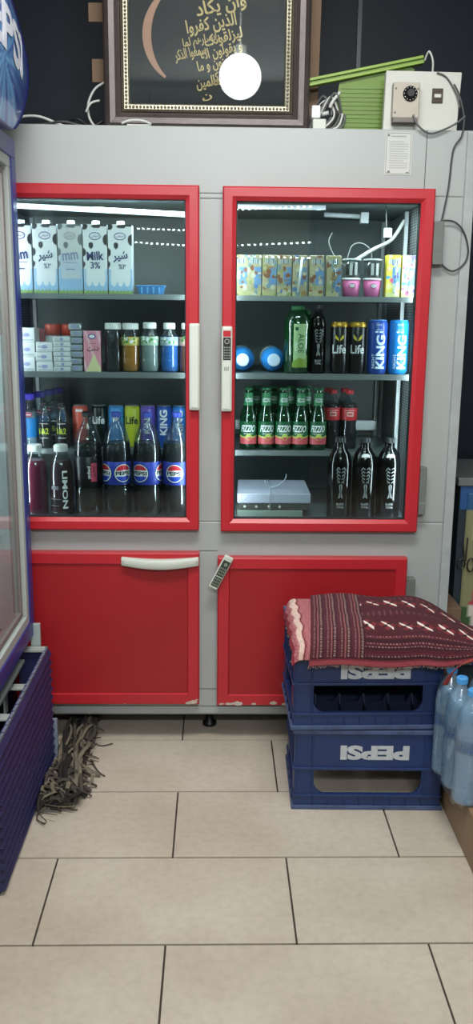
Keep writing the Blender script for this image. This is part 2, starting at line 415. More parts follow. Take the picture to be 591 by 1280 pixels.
# base, legs, seams
mb = MB(); mb.box(X0, X1, YF + .02, YB, 0.084, 0.0951); mb.build('base_rail', WHITED, FR)
for x in (-0.74, -0.02, 0.71):
    for yy in (2.90, 3.36): MB().lathe([(0.025, 0), (0.025, 0.01), (0.014, 0.015), (0.014, 0.083)], 14, (x, yy, 0)).build('foot', BLACK, FR)
SEAM = mat('seam_dark', '#3f4242', 0.8)  # plain dark colour of the panel joints
for a in ((0.6155, 0.6175, 1.79, 1.956), (-0.053, 0.013, 1.756, 1.758), (-0.055, 0.005, 0.668, 0.6695), (-0.055, 0.005, 0.186, 0.1875), (X0, X1, 0.1235, 0.125)):
    MB().box(a[0], a[1], YF - .0008, YF + .004, a[2], a[3]).build('seam', SEAM, FR)
mb = MB(); mb.box(0.737, 0.7665, YF - .006, YF + .06, ZB, ZT - .002); mb.box(0.7335, 0.7365, YF - .0015, YF + .01, ZB, ZT - .002, 1)
mb.build('corner_trim', [mat('trim_bright', '#a9b0b0', 0.4, noise=0.15, scale=20), WHITED], FR, bevel=0.004)

GLASS = clear('door_glass', tint='#e6efee', refl=0.038, rough=0.0)
def frame_mb(x0, x1, z0, z1, wd, yf, yb, bev=0.012):
    """mitred frame: outer edge bevelled, flat face, inner slope"""
    mb = MB(); o = [(x0, z0), (x1, z0), (x1, z1), (x0, z1)]
    def ins(d): return [(x0 + d, z0 + d), (x1 - d, z0 + d), (x1 - d, z1 - d), (x0 + d, z1 - d)]
    rings = [[(x, yb, z) for x, z in o], [(x, yf + .004, z) for x, z in o], [(x, yf, z) for x, z in ins(.004)],
             [(x, yf, z) for x, z in ins(wd - bev)], [(x, yf + .009, z) for x, z in ins(wd)], [(x, yb, z) for x, z in ins(wd)]]
    vs = [v for r in rings for v in r]; fs = []
    for i in range(6):
        j = (i + 1) % 6
        for k in range(4): fs.append((i * 4 + k, i * 4 + (k + 1) % 4, j * 4 + (k + 1) % 4, j * 4 + k))
    mb.add(vs, fs); return mb
def glass_door(x0, x1, z0, z1, hinge):
    d = frame_mb(x0, x1, z0, z1, 0.040, 2.745, 2.779).build('door', RED, FR)
    mb = MB(); mb.box(x0 + .038, x1 - .038, 2.762, 2.768, z0 + .038, z1 - .038); mb.build('glass_pane', GLASS, d)
    frame_mb(x0 + .036, x1 - .036, z0 + .036, z1 - .036, 0.008, 2.758, 2.776, 0.002).build('gasket', mat('gasket_black', '#14161b', .6), d)
    return d
dl = glass_door(-0.682, -0.0555, 0.744, 1.789, 'l')
dr = glass_door(0.0145, 0.6445, 0.741, 1.788, 'r')
def bar_handle(x0, x1, z0, z1, parent, keyed):
    mb = MB(); mb.box(x0, x1, 2.722, 2.7452, z0, z1)
    h = mb.build('handle', HANDLE, parent, bevel=0.005, seg=3); h['label'] = 'white plastic bar handle'
    xc = (x0 + x1) / 2
    mb = MB(); mb.box(x0 + .005, x1 - .005, 2.7195, 2.723, z0 + .008, z1 - .006); mb.build('grip_face', mat('grip_face', '#d7d9d0', .35), h, bevel=0.001)
    if keyed:
        h['label'] = 'white bar handle with red window and dark printed panel'
        d = Decal(); d.rect(-.0115, .0115, .098, .116, 0); d.rect(-.0115, .0115, .028, .096, 1)
        d.disc(0, .084, .008, 2, 1); d.disc(0, .084, .005, 1, 2)
        for k in range(5):
            for q in (-1, 0, 1): d.rect(q * .007 - .0022, q * .007 + .0022, .032 + k * .008, .036 + k * .008, 2, 1)
        for k in range(4): d.rect(-.008 + k * .004, -.0065 + k * .004, -.004, .006 + .003 * (k % 2), 3, 1)
        d.build('printed_panel', on_front(xc, 2.7194, (z0 + z1) / 2), [RED, INK, mat('key_grey', '#8f9188', .5), mat('key_dark', '#4b4d48', .5)], h)
bar_handle(-0.0845, -0.0525, 1.130, 1.392, dl, False)
bar_handle(0.0135, 0.0455, 1.127, 1.384, dr, True)
def hinge(x0, x1, z0, z1, parent, y0=2.748):
    mb = MB(); mb.box(x0, x1, y0, 2.7795, z0, z1); mb.box(x0, x1, y0 - .003, 2.77, z0, z0 + (z1 - z0) * .25)
    mb.build('hinge', GREYM, parent, bevel=0.002)
hinge(0.6455, 0.676, 1.572, 1.697, dr); hinge(0.6455, 0.667, 0.80, 0.952, dr)
CHIP = mat('bare_patch', '#c9beb0', 0.8, noise=0.2, scale=40)
def solid_door(x0, x1, z0, z1, chips):
    d = frame_mb(x0, x1, z0, z1, 0.040, 2.745, 2.779, 0.004).build('door', RED, FR)
    MB().box(x0 + .039, x1 - .039, 2.7515, 2.778, z0 + .039, z1 - .039).build('door_panel', REDP, d)
    dc = Decal(); rr = random.Random(3)
    for cx, cz, s in chips:
        dc = Decal(); n = 11; dc.poly([(cx + s * math.cos(2 * PI * k / n) * rr.uniform(.6, 1.1), cz + .38 * s * math.sin(2 * PI * k / n) * rr.uniform(.5, 1.2)) for k in range(n)], 0)
        dc.build('worn_spot', on_front(0, 2.745, 0), [CHIP], d)
    return d
e1 = solid_door(-0.682, -0.054, 0.145, 0.669, [(-.073, .155, .018), (-.09, .150, .012), (-.062, .162, .006), (-.30, .149, .004)])
e2 = solid_door(0.0055, 0.620, 0.141, 0.654, [(.075, .150, .022), (.045, .147, .014), (.13, .1475, .010), (.022, .148, .01), (.195, .151, .016), (.24, .1475, .02)])
hinge(0.6205, 0.650, 0.505, 0.585, e2)
# drooping white handle on the lower left door
mb = MB(); n = 24; P = []
for k in range(n + 1):
    u = k / n; x = -0.303 + 0.247 * u; dz = -0.010 * math.sin(PI * u); top = 0.657 + dz * .7; bot = 0.630 + dz
    out = 2.733 - 0.012 * math.sin(PI * u)
    P.append([(x, 2.7455, bot), (x, out, bot), (x, out - .004, (bot + top) / 2), (x, out, top), (x, 2.7455, top)])
vs = [v for r in P for v in r]; fs = [(i * 5 + k, i * 5 + k + 1, (i + 1) * 5 + k + 1, (i + 1) * 5 + k) for i in range(n) for k in range(4)]
fs += [(0, 1, 2, 3, 4), tuple(n * 5 + k for k in reversed(range(5)))]
mb.add(vs, fs, 0, True)
hl = mb.build('handle', HANDLE, e1, bevel=0.001); hl['label'] = 'white curved handle'
for x in (-0.296, -0.063): MB().lathe([(0.004, 0), (0.004, .003)], 12, T=Matrix.Translation((x, 2.7315, 0.643)) @ Matrix.Rotation(PI / 2, 4, 'X')).build('screw', GREYM, hl)
# paper notice taped on the front
nt_ = MB().box(0.494, 0.573, YF - .0012, YF - .0002, 1.829, 1.949).build('paper_notice', mat('notice_paper', '#c9ccc6', .7), None)
tag(nt_, 'small white printed notice taped to the fridge front under the switch board', 'notice')
d = Decal()
for a in ((.497, .570, 1.9455, 1.9465), (.497, .570, 1.832, 1.833), (.497, .498, 1.832, 1.9465), (.569, .570, 1.832, 1.9465)): d.rect(*a)
for k in range(12): d.rect(.506, .562 - (.012 if k % 4 == 3 else 0), 1.849 + k * .0066, 1.8505 + k * .0066, 1)
d.rect(.510, .556, 1.936, 1.939, 1); d.poly([(.500, 1.836), (.512, 1.836), (.507, 1.843)], 0); d.rect(.558, .567, 1.835, 1.838, 0); d.disc(.503, 1.940, .003, 0)
d.build('printing', on_front(0, YF - .0012, 0), [mat('print_grey', '#55585a', .6), mat('print_pale', '#9a9d9b', .6)], nt_)
# loose door handle with key-like markings, hung on the corner of the lower right door
rm = thing('loose_handle', (0.017, 2.7335, 0.611), 'loose white handle with dark key-like panel, hanging tilted at corner of lower right door', 'door handle')
rm.rotation_euler = (0, math.radians(27), 0)
MB().box(-.0155, .0155, -.008, .008, -.062, .058).build('case', HANDLE, rm, bevel=0.005, seg=3)
d = Decal(); d.rect(-.012, .012, -.052, .042, 0); d.disc(.001, .029, .006, 1, 1)
for k in range(7):
    for q in (-1, 0, 1): d.rect(q * .0075 - .0024, q * .0075 + .0024, -.048 + k * .0098, -.0425 + k * .0098, 1, 1)
d.rect(-.012, .012, -.018, -.0155, 2, 2); d.build('key_like_panel', on_front(0, -.0082, 0), [mat('panel_green', '#30382f', .5), mat('panel_mark', '#858c7c', .5), HANDLE], rm)

# loose wiring inside the upper right compartment
t = tag(MB().tube(smooth_path([(0.600, 2.97, 1.72), (0.56, 2.96, 1.66), (0.50, 2.95, 1.628), (0.43, 2.95, 1.585)]), .006, 8).build('white_cable', WIRE_W), 'thick white cable sagging inside the upper right compartment', 'cable')
mb = MB(); mb.tube(smooth_path([(0.42, 2.98, 1.59), (0.435, 2.98, 1.64), (0.47, 2.98, 1.648), (0.50, 2.98, 1.62), (0.495, 2.98, 1.57)]), .002, 6)
mb.tube(smooth_path([(0.37, 2.98, 1.68), (0.36, 2.98, 1.65), (0.385, 2.98, 1.60), (0.42, 2.98, 1.575)]), .0018, 6)
tag(mb.build('thin_cable', mat('dull_cable', '#9b9d98', .5)), 'thin grey wire looping below the thick white cable in the refrigerator', 'cable')
t = thing('hanging_plug', (0.535, 2.90, 1.675), 'small white connector dangling from the ceiling of the right compartment', 'plug')
MB().box(-.012, .012, -.008, .008, -.014, .014).build('connector', WHITE, t, bevel=.002)
MB().tube([(-.004, 0, .014), (-.007, 0, .05), (-.008, 0, .081)], .002, 6).build('lead', WIRE_G, t)

# ------------------------------------------------------------------ drinks and goods
CLR = clear('clear_plastic', tint='#dfe8ea', refl=0.04, rough=0.05, opacity=0.03, col='#b5c2c6')
COLA = mat('cola', '#0c0709', 0.2, noise=0.1, spec=.3)
CAPW = mat('cap_white', '#d9dcda', 0.4)
def cap_mb(r, h, z, n=28):
    mb = MB(); vs = []; N = n * 2
    for zz, rr in ((z, r), (z + h * .85, r), (z + h, r * .86)):
        for k in range(N):
            a = 2 * PI * k / N; q = rr * (1 if k % 2 else .95); vs.append((q * math.sin(a), -q * math.cos(a), zz))
    fs = [(i * N + k, i * N + (k + 1) % N, (i + 1) * N + (k + 1) % N, (i + 1) * N + k) for i in range(2) for k in range(N)]
    fs += [tuple(range(N)), tuple(2 * N + k for k in range(N))]
    mb.add(vs, fs); return mb
def bottle(name, loc, label, cat, group, prof, drink_z, drink, cap=None, shell=None, band=None, kind='bottle', capm=None):
    """prof: (r, z) outer profile to neck; cap=(r, h); band=(z0, z1, material)"""
    t = thing(name, loc, label, cat, group)
    z_top = prof[-1][1]
    MB().lathe(prof, 28).build('shell', shell or CLR, t)
    if drink:
        p2 = []
        for i, (r, z) in enumerate(prof):
            if z <= drink_z: p2.append((max(r - .0012, .001), z + (.001 if i == 0 else 0)))
            else:
                (ra, za), (rb, zb) = prof[i - 1], prof[i]; f = (drink_z - za) / (zb - za); p2.append((ra + (rb - ra) * f - .0012, drink_z)); break
        MB().lathe(p2, 28).build('drink', drink, t)
    if cap: cap_mb(cap[0], cap[1], z_top - cap[1] * .75).build('cap', capm or CAPW, t)
    if band:
        z0, z1, bm_ = band; rr = max(r for r, z in prof if z0 - .03 <= z <= z1 + .03) + .0006
        MB().lathe([(rr - .0004, z0), (rr, z0 + .0005), (rr, z1 - .0005), (rr - .0004, z1)], 32, cap=False).build('label_band', bm_, t)
    return t
def lettering(t, r, z0, a0, fn, mats, name='lettering', step=.004):
    d = Decal(); fn(d); return d.build(name, on_cyl(r, z0, a0), mats, t, step=step)

# --- milk cartons
CARTON = painted('milk_carton_print', 0.45)
PURPLE = mat('purple_print', '#5a4a9c', 0.5)
def cow(seed, faded):
    rr = random.Random(seed)
    blobs = [(0.0, .60, .12, .06), (.33, .70, .10, .05), (1.0, .78, .17, .08), (0.02, .97, .2, .05), (.9, 1.0, .28, .03), (0.0, .43, .07, .05), (.55, .97, .2, .025)]
    def f(u, v):
        dark = any(((u - a) / c) ** 2 + ((v - b) / e) ** 2 < 1 for a, b, c, e in blobs)
        if v < .05 + .012 * math.sin(u * 40): return '#8fae6a'
        if v < .22:
            for cx in (.22, .5, .78):
                if ((u - cx) / .13) ** 2 + ((v - .20) / .085) ** 2 < 1: return '#e6eaf0' if not faded else '#9fbfe0'
            return '#9cc2e8'
        if dark: return '#2b2e35' if not faded else '#6f747a'
        if v < .36 and (u < .10 or u > .92): return '#a9c8e8'
        if faded: return tuple(a * (1 - .5 * max(0, 1 - abs(v - .4) / .25)) + b_ * .5 * max(0, 1 - abs(v - .4) / .25) for a, b_ in zip(hexc('#d0d3d3'), hexc('#a9c4e4')))
        return '#e8ebef'
    return f
def milk(x, txt, label, faded=False, seed=1):
    wdt, hh = .073, .207
    t = thing('milk_carton', (x, 2.83, 1.4765), label, 'milk carton', 'milk cartons on the top left shelf')
    MB().box(-wdt / 2, wdt / 2, .0006, .058, 0, hh).build('carton', mat('carton_side', '#c9d2d8', .5), t, bevel=.001)
    painted_grid(32, 84, lambda u, v: Vector(((u - .5) * wdt, 0, v * hh)), cow(seed, faded), 'front_print', CARTON, t, thick=.0005)
    ink = NAVYINK if not faded else mat('faded_ink', '#8c93b5', .5)
    d = Decal(); d.disc(0, .172, .018, 0, 0, ry=.0115); d.disc(0, .172, .0155, 1, 1, ry=.009)
    d.text(farsi('میهن'), 0, .172, .010, 0, 2, wid=.024)
    if txt == 'fa':
        d.text(farsi('شیر'), 0, .112, .030, 2, 1, bold=.03, wid=.046, rot=.12); d.text('%' + '۳', .006, .083, .016, 2, 1, bold=.01, wid=.022)
    elif txt == 'en':
        d.text('Milk', 0, .114, .026, 2, 1, bold=.03, wid=.052, rot=.05); d.text('3%', 0, .086, .020, 2, 1, bold=.02)
    else:
        d.text('mm', -.0, .112, .022, 2, 1, bold=.02, wid=.048, rot=.12); d.rect(-.022, .022, .092, .0935, 2, 1); d.rect(-.014, .014, .072, .075, 2, 1)
    d.build('lettering', on_front(0, -.0003, 0), [PURPLE if not faded else mat('faded_oval', '#a9a6b0', .5), WHITE if not faded else mat('faded_white', '#c6c8ca', .5), ink], t)
    cap_mb(.012, .012, hh).build('cap', CAPW, t, loc=(0, .03, 0))
    return t
milk(-.606, 'mm', 'leftmost milk carton in the refrigerator, its front partly cut by the blue cooler', False, 2)
milk(-.529, 'fa', 'second milk carton from the left, with Farsi lettering and a clear cow print', False, 3)
milk(-.4525, 'mm', 'faded greyish milk carton in the middle of the row', True, 4)
milk(-.376, 'en', 'milk carton lettered Milk 3% in English', False, 5)
milk(-.2995, 'fa', 'rightmost milk carton with Farsi lettering, beside the blue tub', False, 6)
t = thing('plastic_tub', (-.207, 2.86, 1.476), 'small low blue plastic tub on the top left shelf', 'tub')
mb = MB(); mb.add([(sx * a, sy * b, z) for z, a, b in ((0, .036, .024), (.024, .042, .029), (.026, .046, .032), (.029, .046, .032), (.029, .041, .028), (.003, .034, .022)) for sx, sy in ((-1, -1), (1, -1), (1, 1), (-1, 1))],
       [(i * 4 + k, i * 4 + (k + 1) % 4, (i + 1) * 4 + (k + 1) % 4, (i + 1) * 4 + k) for i in range(5) for k in range(4)] + [(0, 3, 2, 1), (20, 21, 22, 23)])
mb.build('tub', mat('tub_blue', '#4f93cf', .45), t, bevel=.002)
for k in range(4): MB().box(-.03 + k * .018, -.026 + k * .018, -.0315, -.027, .004, .024).build('rib', mat('tub_blue2', '#6aaae0', .4), t)

# --- second left shelf: packets and small bottles
ZS = 1.2375
PK = mat('packet_white', '#cfd4d6', .45, noise=.1, scale=30); SIL = mat('packet_silver', '#a9b3b9', .3, metal=.3, noise=.25, scale=40)
def stack(x, y, w_, dth, h_, n, m, name, label, group, mark=True, jit=.002, puffy=0):
    rr = random.Random(int(x * 1000)); base = None
    for k in range(n):
        where = 'bottom one' if k == 0 else ('topmost' if k == n - 1 else ['', 'second', 'third', 'fourth', 'fifth', 'sixth'][k] + ' from bottom')
        t = thing(name, (x + rr.uniform(-jit, jit), y, ZS + .0002 + k * h_), f'{label}, {where}', name.split('_')[-1], group, rz=rr.uniform(-.05, .05))
        MB().box(-w_ / 2, w_ / 2, 0, dth, 0, h_ - .0008).build('wrapper', m, t, bevel=min(.006, h_ * .3) if puffy else .0015, seg=3)
        if mark:
            d = Decal(); d.disc(0, h_ * .5, min(.010, h_ * .35), 0, ry=min(.006, h_ * .28)); d.rect(-w_ * .42, w_ * .42, h_ * .12, h_ * .2, 1)
            d.rect(-w_ * .40, -w_ * .22, h_ * .4, h_ * .6, 1)
            d.build('printing', on_front(0, -.0002, 0), [mat('packet_mark', '#8f96bd', .5), mat('packet_line', '#a3abb0', .5)], t)
stack(-.597, 2.835, .050, .07, .045, 3, PK, 'cream_box', 'white cream box in the far left stack', 'white cream boxes')
stack(-.544, 2.833, .052, .06, .0305, 3, PK, 'milk_box', 'small white box beside the cream boxes', 'small white boxes')
stack(-.488, 2.834, .054, .06, .0155, 7, PK, 'flat_packet', 'flat white packet in the neat stack', 'flat white packets', mark=True)
stack(-.445, 2.838, .040, .06, .0215, 7, SIL, 'silver_packet', 'crinkled silver packet beside the pink carton', 'silver packets', mark=True, jit=.004, puffy=1)
REDL = mat('red_lid', '#c7432f', .35)
for x, lb in ((-.533, 'left one of two tubs with red lids behind the packets'), (-.479, 'right one of two tubs with red lids behind the packets')):
    t = thing('red_lidded_tub', (x, 2.94, ZS), lb, 'tub', 'red lidded tubs behind the packets')
    MB().lathe([(.022, 0), (.025, .11)], 24).build('tub', PK, t); MB().lathe([(.0262, .11), (.0262, .143), (.024, .146)], 24).build('lid', REDL, t)
t = thing('red_carton', (-.583, 2.955, ZS), 'red carton standing behind the white cream boxes', 'carton')
MB().box(-.03, .03, -.02, .02, 0, .13).build('carton', mat('dull_red', '#a85560', .5), t, bevel=.001)
t = thing('pink_carton', (-.393, 2.835, ZS), 'pink and pale yellow drink carton standing right of the silver packets', 'carton')
MB().box(-.026, .026, .0006, .045, 0, .127).build('carton', mat('pink_side', '#b87f90', .5), t)
painted_grid(26, 60, lambda u, v: Vector(((u - .5) * .052, 0, v * .127)), lambda u, v: '#d9d3a0' if v < .45 - abs(u - .6) * .9 else ('#d98fa0' if math.sin(u * 9 + v * 7) < .75 else '#e3b2bb'), 'front_print', CARTON, t, thick=.0005)
d = Decal(); d.disc(0, .110, .012, 0, ry=.008); d.disc(0, .110, .009, 1, 1, ry=.005); d.text(farsi('دنت'), .002, .073, .016, 2, 1, wid=.036, bold=.01, rot=.1); d.rect(-.01, .012, .088, .089, 2, 1)
d.build('lettering', on_front(0, -.0003, 0), [PURPLE, WHITE, mat('maroon_print', '#5a2030', .5)], t)
def small_bottle(x, y, r, htot, drink, label, label_m, capr=.021, top_fn=None, dz=.75, name='juice_bottle', white_top=True):
    b_ = bottle(name, (x, y, ZS), label, 'bottle', 'small bottles on the second left shelf',
                [(r * .85, 0), (r, .006), (r, .04), (r * .96, .044), (r, .048), (r, htot * .72), (r * .92, htot * .78), (capr * .85, htot * .86), (capr * .82, htot)], htot * dz, drink, (capr, .019), band=(htot * .56, htot * .74, label_m) if label_m else None)
    return b_
def leafprint(name, base, a, bcol):
    m = mat(name, base, .45, col2=a, scale=55); return m
small_bottle(-.330, 2.865, .028, .147, mat('dark_drink', '#1c0f12', .1), 'dark seed drink bottle with wide white cap beside the pink carton', None, .026, dz=.82)
small_bottle(-.275, 2.865, .0285, .147, mat('orange_drink', '#c07a1c', .1), 'orange juice bottle with white cap and green leafy label', leafprint('leaf_label_a', '#a8b06a', '#c9b24a', ''), .026)
small_bottle(-.214, 2.865, .0290, .150, mat('pale_drink', '#98a09c', .1), 'colourless drink bottle with green and white label', leafprint('leaf_label_b', '#c8d6cc', '#4c8a4c', ''), .021)
small_bottle(-.152, 2.865, .0285, .149, mat('blue_drink', '#1f66b5', .1), 'bright blue drink bottle with white cap on the second left shelf', leafprint('leaf_label_c', '#b9c6cf', '#5d7f88', ''), .019)
small_bottle(-.093, 2.865, .0280, .149, mat('brown_drink', '#7a3b24', .1), 'brown red drink bottle half hidden behind the door edge', leafprint('leaf_label_d', '#c2b9b0', '#9a4a3a', ''), .021)
for ch in [o for o in COL.objects if o.name.startswith('juice_bottle') and not o.parent]:
    d = Decal(); rr = random.Random(hash(round(ch.location.x, 3)) % 99)
    for k in range(14): d.disc(rr.uniform(-.03, .03), rr.uniform(-.008, .010), rr.uniform(.002, .005), k % 2)
    if ch.location.x > -.31: d.build('leaf_print', on_cyl(.0296, .099), [mat('leaf_green', '#3f7d3a', .5), WHITE], ch, step=.003)

# --- third left shelf (behind the tall bottles): cans and small bottles
Z3 = .9725
def can(name, loc, label, cat, group, r, h, m, rim, letter=None):
    t = thing(name, loc, label, cat, group)
    MB().lathe([(r * .80, 0), (r * .84, .002), (r, .010), (r, h - .012), (r * .86, h - .002)], 32).build('can_body', m, t)
    MB().lathe([(r * .84, h - .004), (r * .88, h - .002), (r * .88, h), (r * .80, h), (r * .78, h - .003)], 32).build('rim', rim, t)
    if letter: letter(t)
    return t
ALU = mat('can_rim', '#aab0b5', .3, metal=.7)
CY = 3.03
LCAN = [(-.466, .0265, '#d9604f', 'salmon red can behind the tall black-labelled bottle'), (-.402, .0265, '#14231f', 'dark green can with white lettering behind the tall bottles'),
        (-.344, .0265, '#3f8fd0', 'light blue can behind the first tall cola bottle with round badge'), (-.289, .0265, '#c3cc35', 'yellow-green can with black lettering between tall cola bottles'),
        (-.236, .0265, '#6a56b8', 'purple can behind the tall cola bottles'), (-.181, .0265, '#2a55a8', 'dark blue can with white vertical lettering behind the tall cola bottles'), (-.126, .0265, '#2f7fd6', 'bright blue can beside the door edge behind the last cola bottle')]
for i, (x, r, c, lb) in enumerate(LCAN):
    def lt(t, i=i, r=r):
        d = Decal()
        if i in (1, 3): d.text('Life', 0, .092, .026, 0 if i == 1 else 1, 1, bold=.02, wid=.044)
        elif i == 4: d.text('KING', 0, .085, .020, 0, 1, rot=PI / 2, wid=.075, bold=.02)
        elif i == 5: d.text('KING', 0, .085, .026, 0, 1, rot=PI / 2, wid=.085, bold=.03)
        elif i == 0: d.rect(-.012, .012, .12, .128, 0, 0)
        elif i == 2: d.disc(0, .10, .012, 0, 0)
        else: d.text('KING', 0, .085, .022, 0, 1, rot=PI / 2, wid=.08, bold=.03)
        d.build('lettering', on_cyl(r, 0, 0), [WHITE, INK], t, step=.004)
    can('drink_can', (x, CY, Z3), lb, 'can', 'cans behind the tall bottles', r, .142, mat('can_' + str(i), c, .3, noise=.06), ALU, lt)
PURC = mat('purple_cap', '#4a3fc0', .35)
for k, (x, y, lb) in enumerate([(-.632, 3.0, 'blue-labelled bottle with purple cap at the far left of the third shelf'), (-.612, 3.08, 'blue-labelled purple-capped bottle, second from the front of its row'), (-.594, 3.16, 'blue-labelled purple-capped bottle, third from the front of its row'), (-.577, 3.24, 'blue-labelled purple-capped bottle at the back of its row')]):
    b_ = bottle('yogurt_drink', (x, y, Z3), lb, 'bottle', 'purple-capped bottles on the third left shelf', [(.024, 0), (.026, .005), (.026, .125), (.018, .155), (.015, .163), (.015, .176)], .12, mat('pale_blue_drink', '#b6c6d6', .3), (.018, .020), band=(.035, .10, mat('sky_label', '#2f8fdc', .4)), capm=PURC)
    d = Decal(); d.disc(0, .112, .015, 0, ry=.008); d.rect(-.009, .009, .110, .113, 1, 1)
    d.build('badge', on_cyl(.0272, 0), [mat('badge_red', '#b54a5a', .5), WHITE], b_, step=.004)
for k, (x, y, lb) in enumerate([(-.580, 2.99, 'dark slim bottle marked in yellow, nearer the left end'), (-.521, 2.99, 'dark slim bottle marked in yellow, nearer the salmon can'), (-.560, 3.07, 'dark slim bottle standing behind the two yellow-marked ones')]):
    b_ = bottle('slim_bottle', (x, y, Z3), lb, 'bottle', 'yellow-marked slim bottles', [(.022, 0), (.024, .005), (.024, .085), (.020, .108), (.011, .130), (.010, .142), (.010, .150)], .085, mat('dark_drink', '#1c0f12', .1), (.0125, .012), capm=BLACK)
    d = Decal(); d.text('1&2', .000, .058, .020, 0, 1, bold=.02, wid=.032); d.rect(-.014, .014, .082, .0835, 1); d.rect(-.014, .014, .034, .0355, 1)
    d.build('lettering', on_cyl(.0243, 0), [mat('lime_print', '#c3d23a', .5), WHITE], b_, step=.004)

# --- front row on the left floor: big bottles
Z4 = .7670
PET = [(.030, 0), (.040, .006), (.044, .022), (.0455, .06), (.0435, .10), (.0450, .125), (.0450, .195), (.0452, .215), (.0425, .245), (.033, .280), (.020, .302), (.0135, .312), (.0135, .322), (.0155, .324), (.0135, .327), (.0135, .338)]
def globe_mark(d, cx, cz, R):
    d.disc(cx, cz, R, 0, 0, n=40); d.disc(cx, cz, R * .94, 1, 1, n=40)
    top = [(cx + R * .86 * math.cos(a), cz + R * .86 * math.sin(a)) for a in [math.radians(22 + 136 * k / 18) for k in range(19)]]
    top += [(cx - R * .5, cz + R * .26), (cx, cz + R * .33), (cx + R * .5, cz + R * .33)]
    d.poly(top, 2, 2)
    bt = [(cx + R * .86 * math.cos(a), cz + R * .86 * math.sin(a)) for a in [math.radians(-158 + 136 * k / 18) for k in range(19)]]
    bt += [(cx + R * .5, cz - R * .28), (cx, cz - R * .33), (cx - R * .5, cz - R * .33)]
    d.poly(bt, 3, 2)
    d.text('PEPSI', cx, cz, R * .42, 0, 3, wid=R * 1.62, bold=.03)
GM = [INK, WHITE, mat('logo_red', '#c42434', .5), mat('logo_blue', '#1f3fae', .5)]
BLUEL = mat('blue_label', '#26399f', .4)
BCAP = mat('blue_cap', '#2b3fa0', .35)
t = bottle('cola_bottle', (-.419, 2.862, Z4), 'tall cola bottle with black and pink sideways label, among the tall bottles', 'bottle', 'tall soda bottles', PET, .245, COLA, (.0160, .016), capm=BLACK, band=(.10, .20, mat('black_label', '#0e0e11', .35)))
d = Decal(); d.rect(-.0, .020, -.030, .030, 0, 0); d.text('pepsi', -.006, 0, .013, 1, 1, rot=-PI / 2, bold=.015, wid=.040); d.text('zero', .010, .004, .009, 2, 1, rot=-PI / 2, wid=.034)
d.build('lettering', on_cyl(.0462, .150, .32), [mat('label_pink', '#b8405a', .5), WHITE, INK], t, step=.004)
for x, angs, lb in ((-.325, (-.95, .55), 'blue-labelled tall cola bottle next to the black-labelled one'), (-.226, (-.52, 1.3), 'blue-labelled tall cola bottle in the middle of the trio'), (-.1305, (-.12,), 'blue-labelled tall cola bottle nearest the door edge, badge facing front')):
    t = bottle('cola_bottle', (x, 2.862, Z4), lb, 'bottle', 'tall soda bottles', PET, .245, COLA, (.0160, .016), capm=BCAP, band=(.110, .185, BLUEL))
    for a in angs:
        d = Decal(); globe_mark(d, 0, 0, .031); d.build('badge', on_cyl(.0460, .148, a), GM, t, step=.004)
CRIM = mat('crimson_drink', '#7a1236', .2); DKRD = mat('dark_crimson_drink', '#3a0818', .2)
LIM = [(.030, 0), (.037, .006), (.0385, .03), (.0375, .055), (.0385, .08), (.0375, .105), (.0385, .13), (.0375, .155), (.033, .180), (.021, .205), (.018, .215), (.018, .230)]
for x, dr_, cs, lb, a in ((-.590, CRIM, CAPW, 'crimson drink bottle with white cap at the left end of the bottom row', -1.25), (-.506, DKRD, CAPW, 'dark red drink bottle with large white sideways letters beside the tall cola', .42)):
    t = bottle('fruit_drink', (x, 2.858, Z4), lb, 'bottle', 'white-capped fruit drink bottles on the floor', LIM, .185, dr_, (.0225, .022), capm=cs)
    d = Decal()
    d.text('LIMON', 0, .092, .017, 0, 1, rot=-PI / 2, bold=.03, wid=.125)
    d.build('lettering', on_cyl(.0390, 0, a), [WHITE], t, step=.004)
    d = Decal(); d.rect(-.014, .014, .092, .104, 0); 
    for k in range(3): d.rect(-.02, .02 - k * .006, .06 - k * .022, .0612 - k * .022, 1)
    d.build('small_print', on_cyl(.0390, 0, a - .9), [mat('muted_label', '#6b6570', .5), mat('pale_print', '#9a9d9b', .6)], t, step=.004)

# --- right top shelf: juice cartons and cups
JP = painted('juice_print', .45)
def juice_col(seed, base, cols):
    rr = random.Random(seed); bl = [(rr.random(), rr.random(), rr.uniform(.08, .22), rr.uniform(.03, .08), rr.choice(cols)) for _ in range(26)]
    def f(u, v):
        c = base if v > .12 else '#c9c98a'
        if .28 < v < .70 and u > .45: c = '#6f9fd0'
        for a, b_, p, q, cc in bl:
            if ((u - a) / p) ** 2 + ((v - b_) / q) ** 2 < 1 and not (.3 < v < .68 and u > .5 and cc == bl[0][4]): c = cc
        if .80 < v < .90 and .15 < u < .85: c = '#d8dcd0' if math.sin(u * 40) > -.4 else '#3f6f9a'
        return c
    return (lambda u, v: tuple(q * (.62 if base == '#bdb690' else .85) for q in hexc(f(u, v))))
J1 = ['#c9c39a', '#b0894a', '#7fa0a8', '#8f5a3a', '#d8d8c0', '#5f86b8', '#a8b070']
J2 = ['#e6d44a', '#f0efe0', '#6a5ab8', '#e0608a', '#f0efe0', '#5aa0d8', '#e6e0a0']
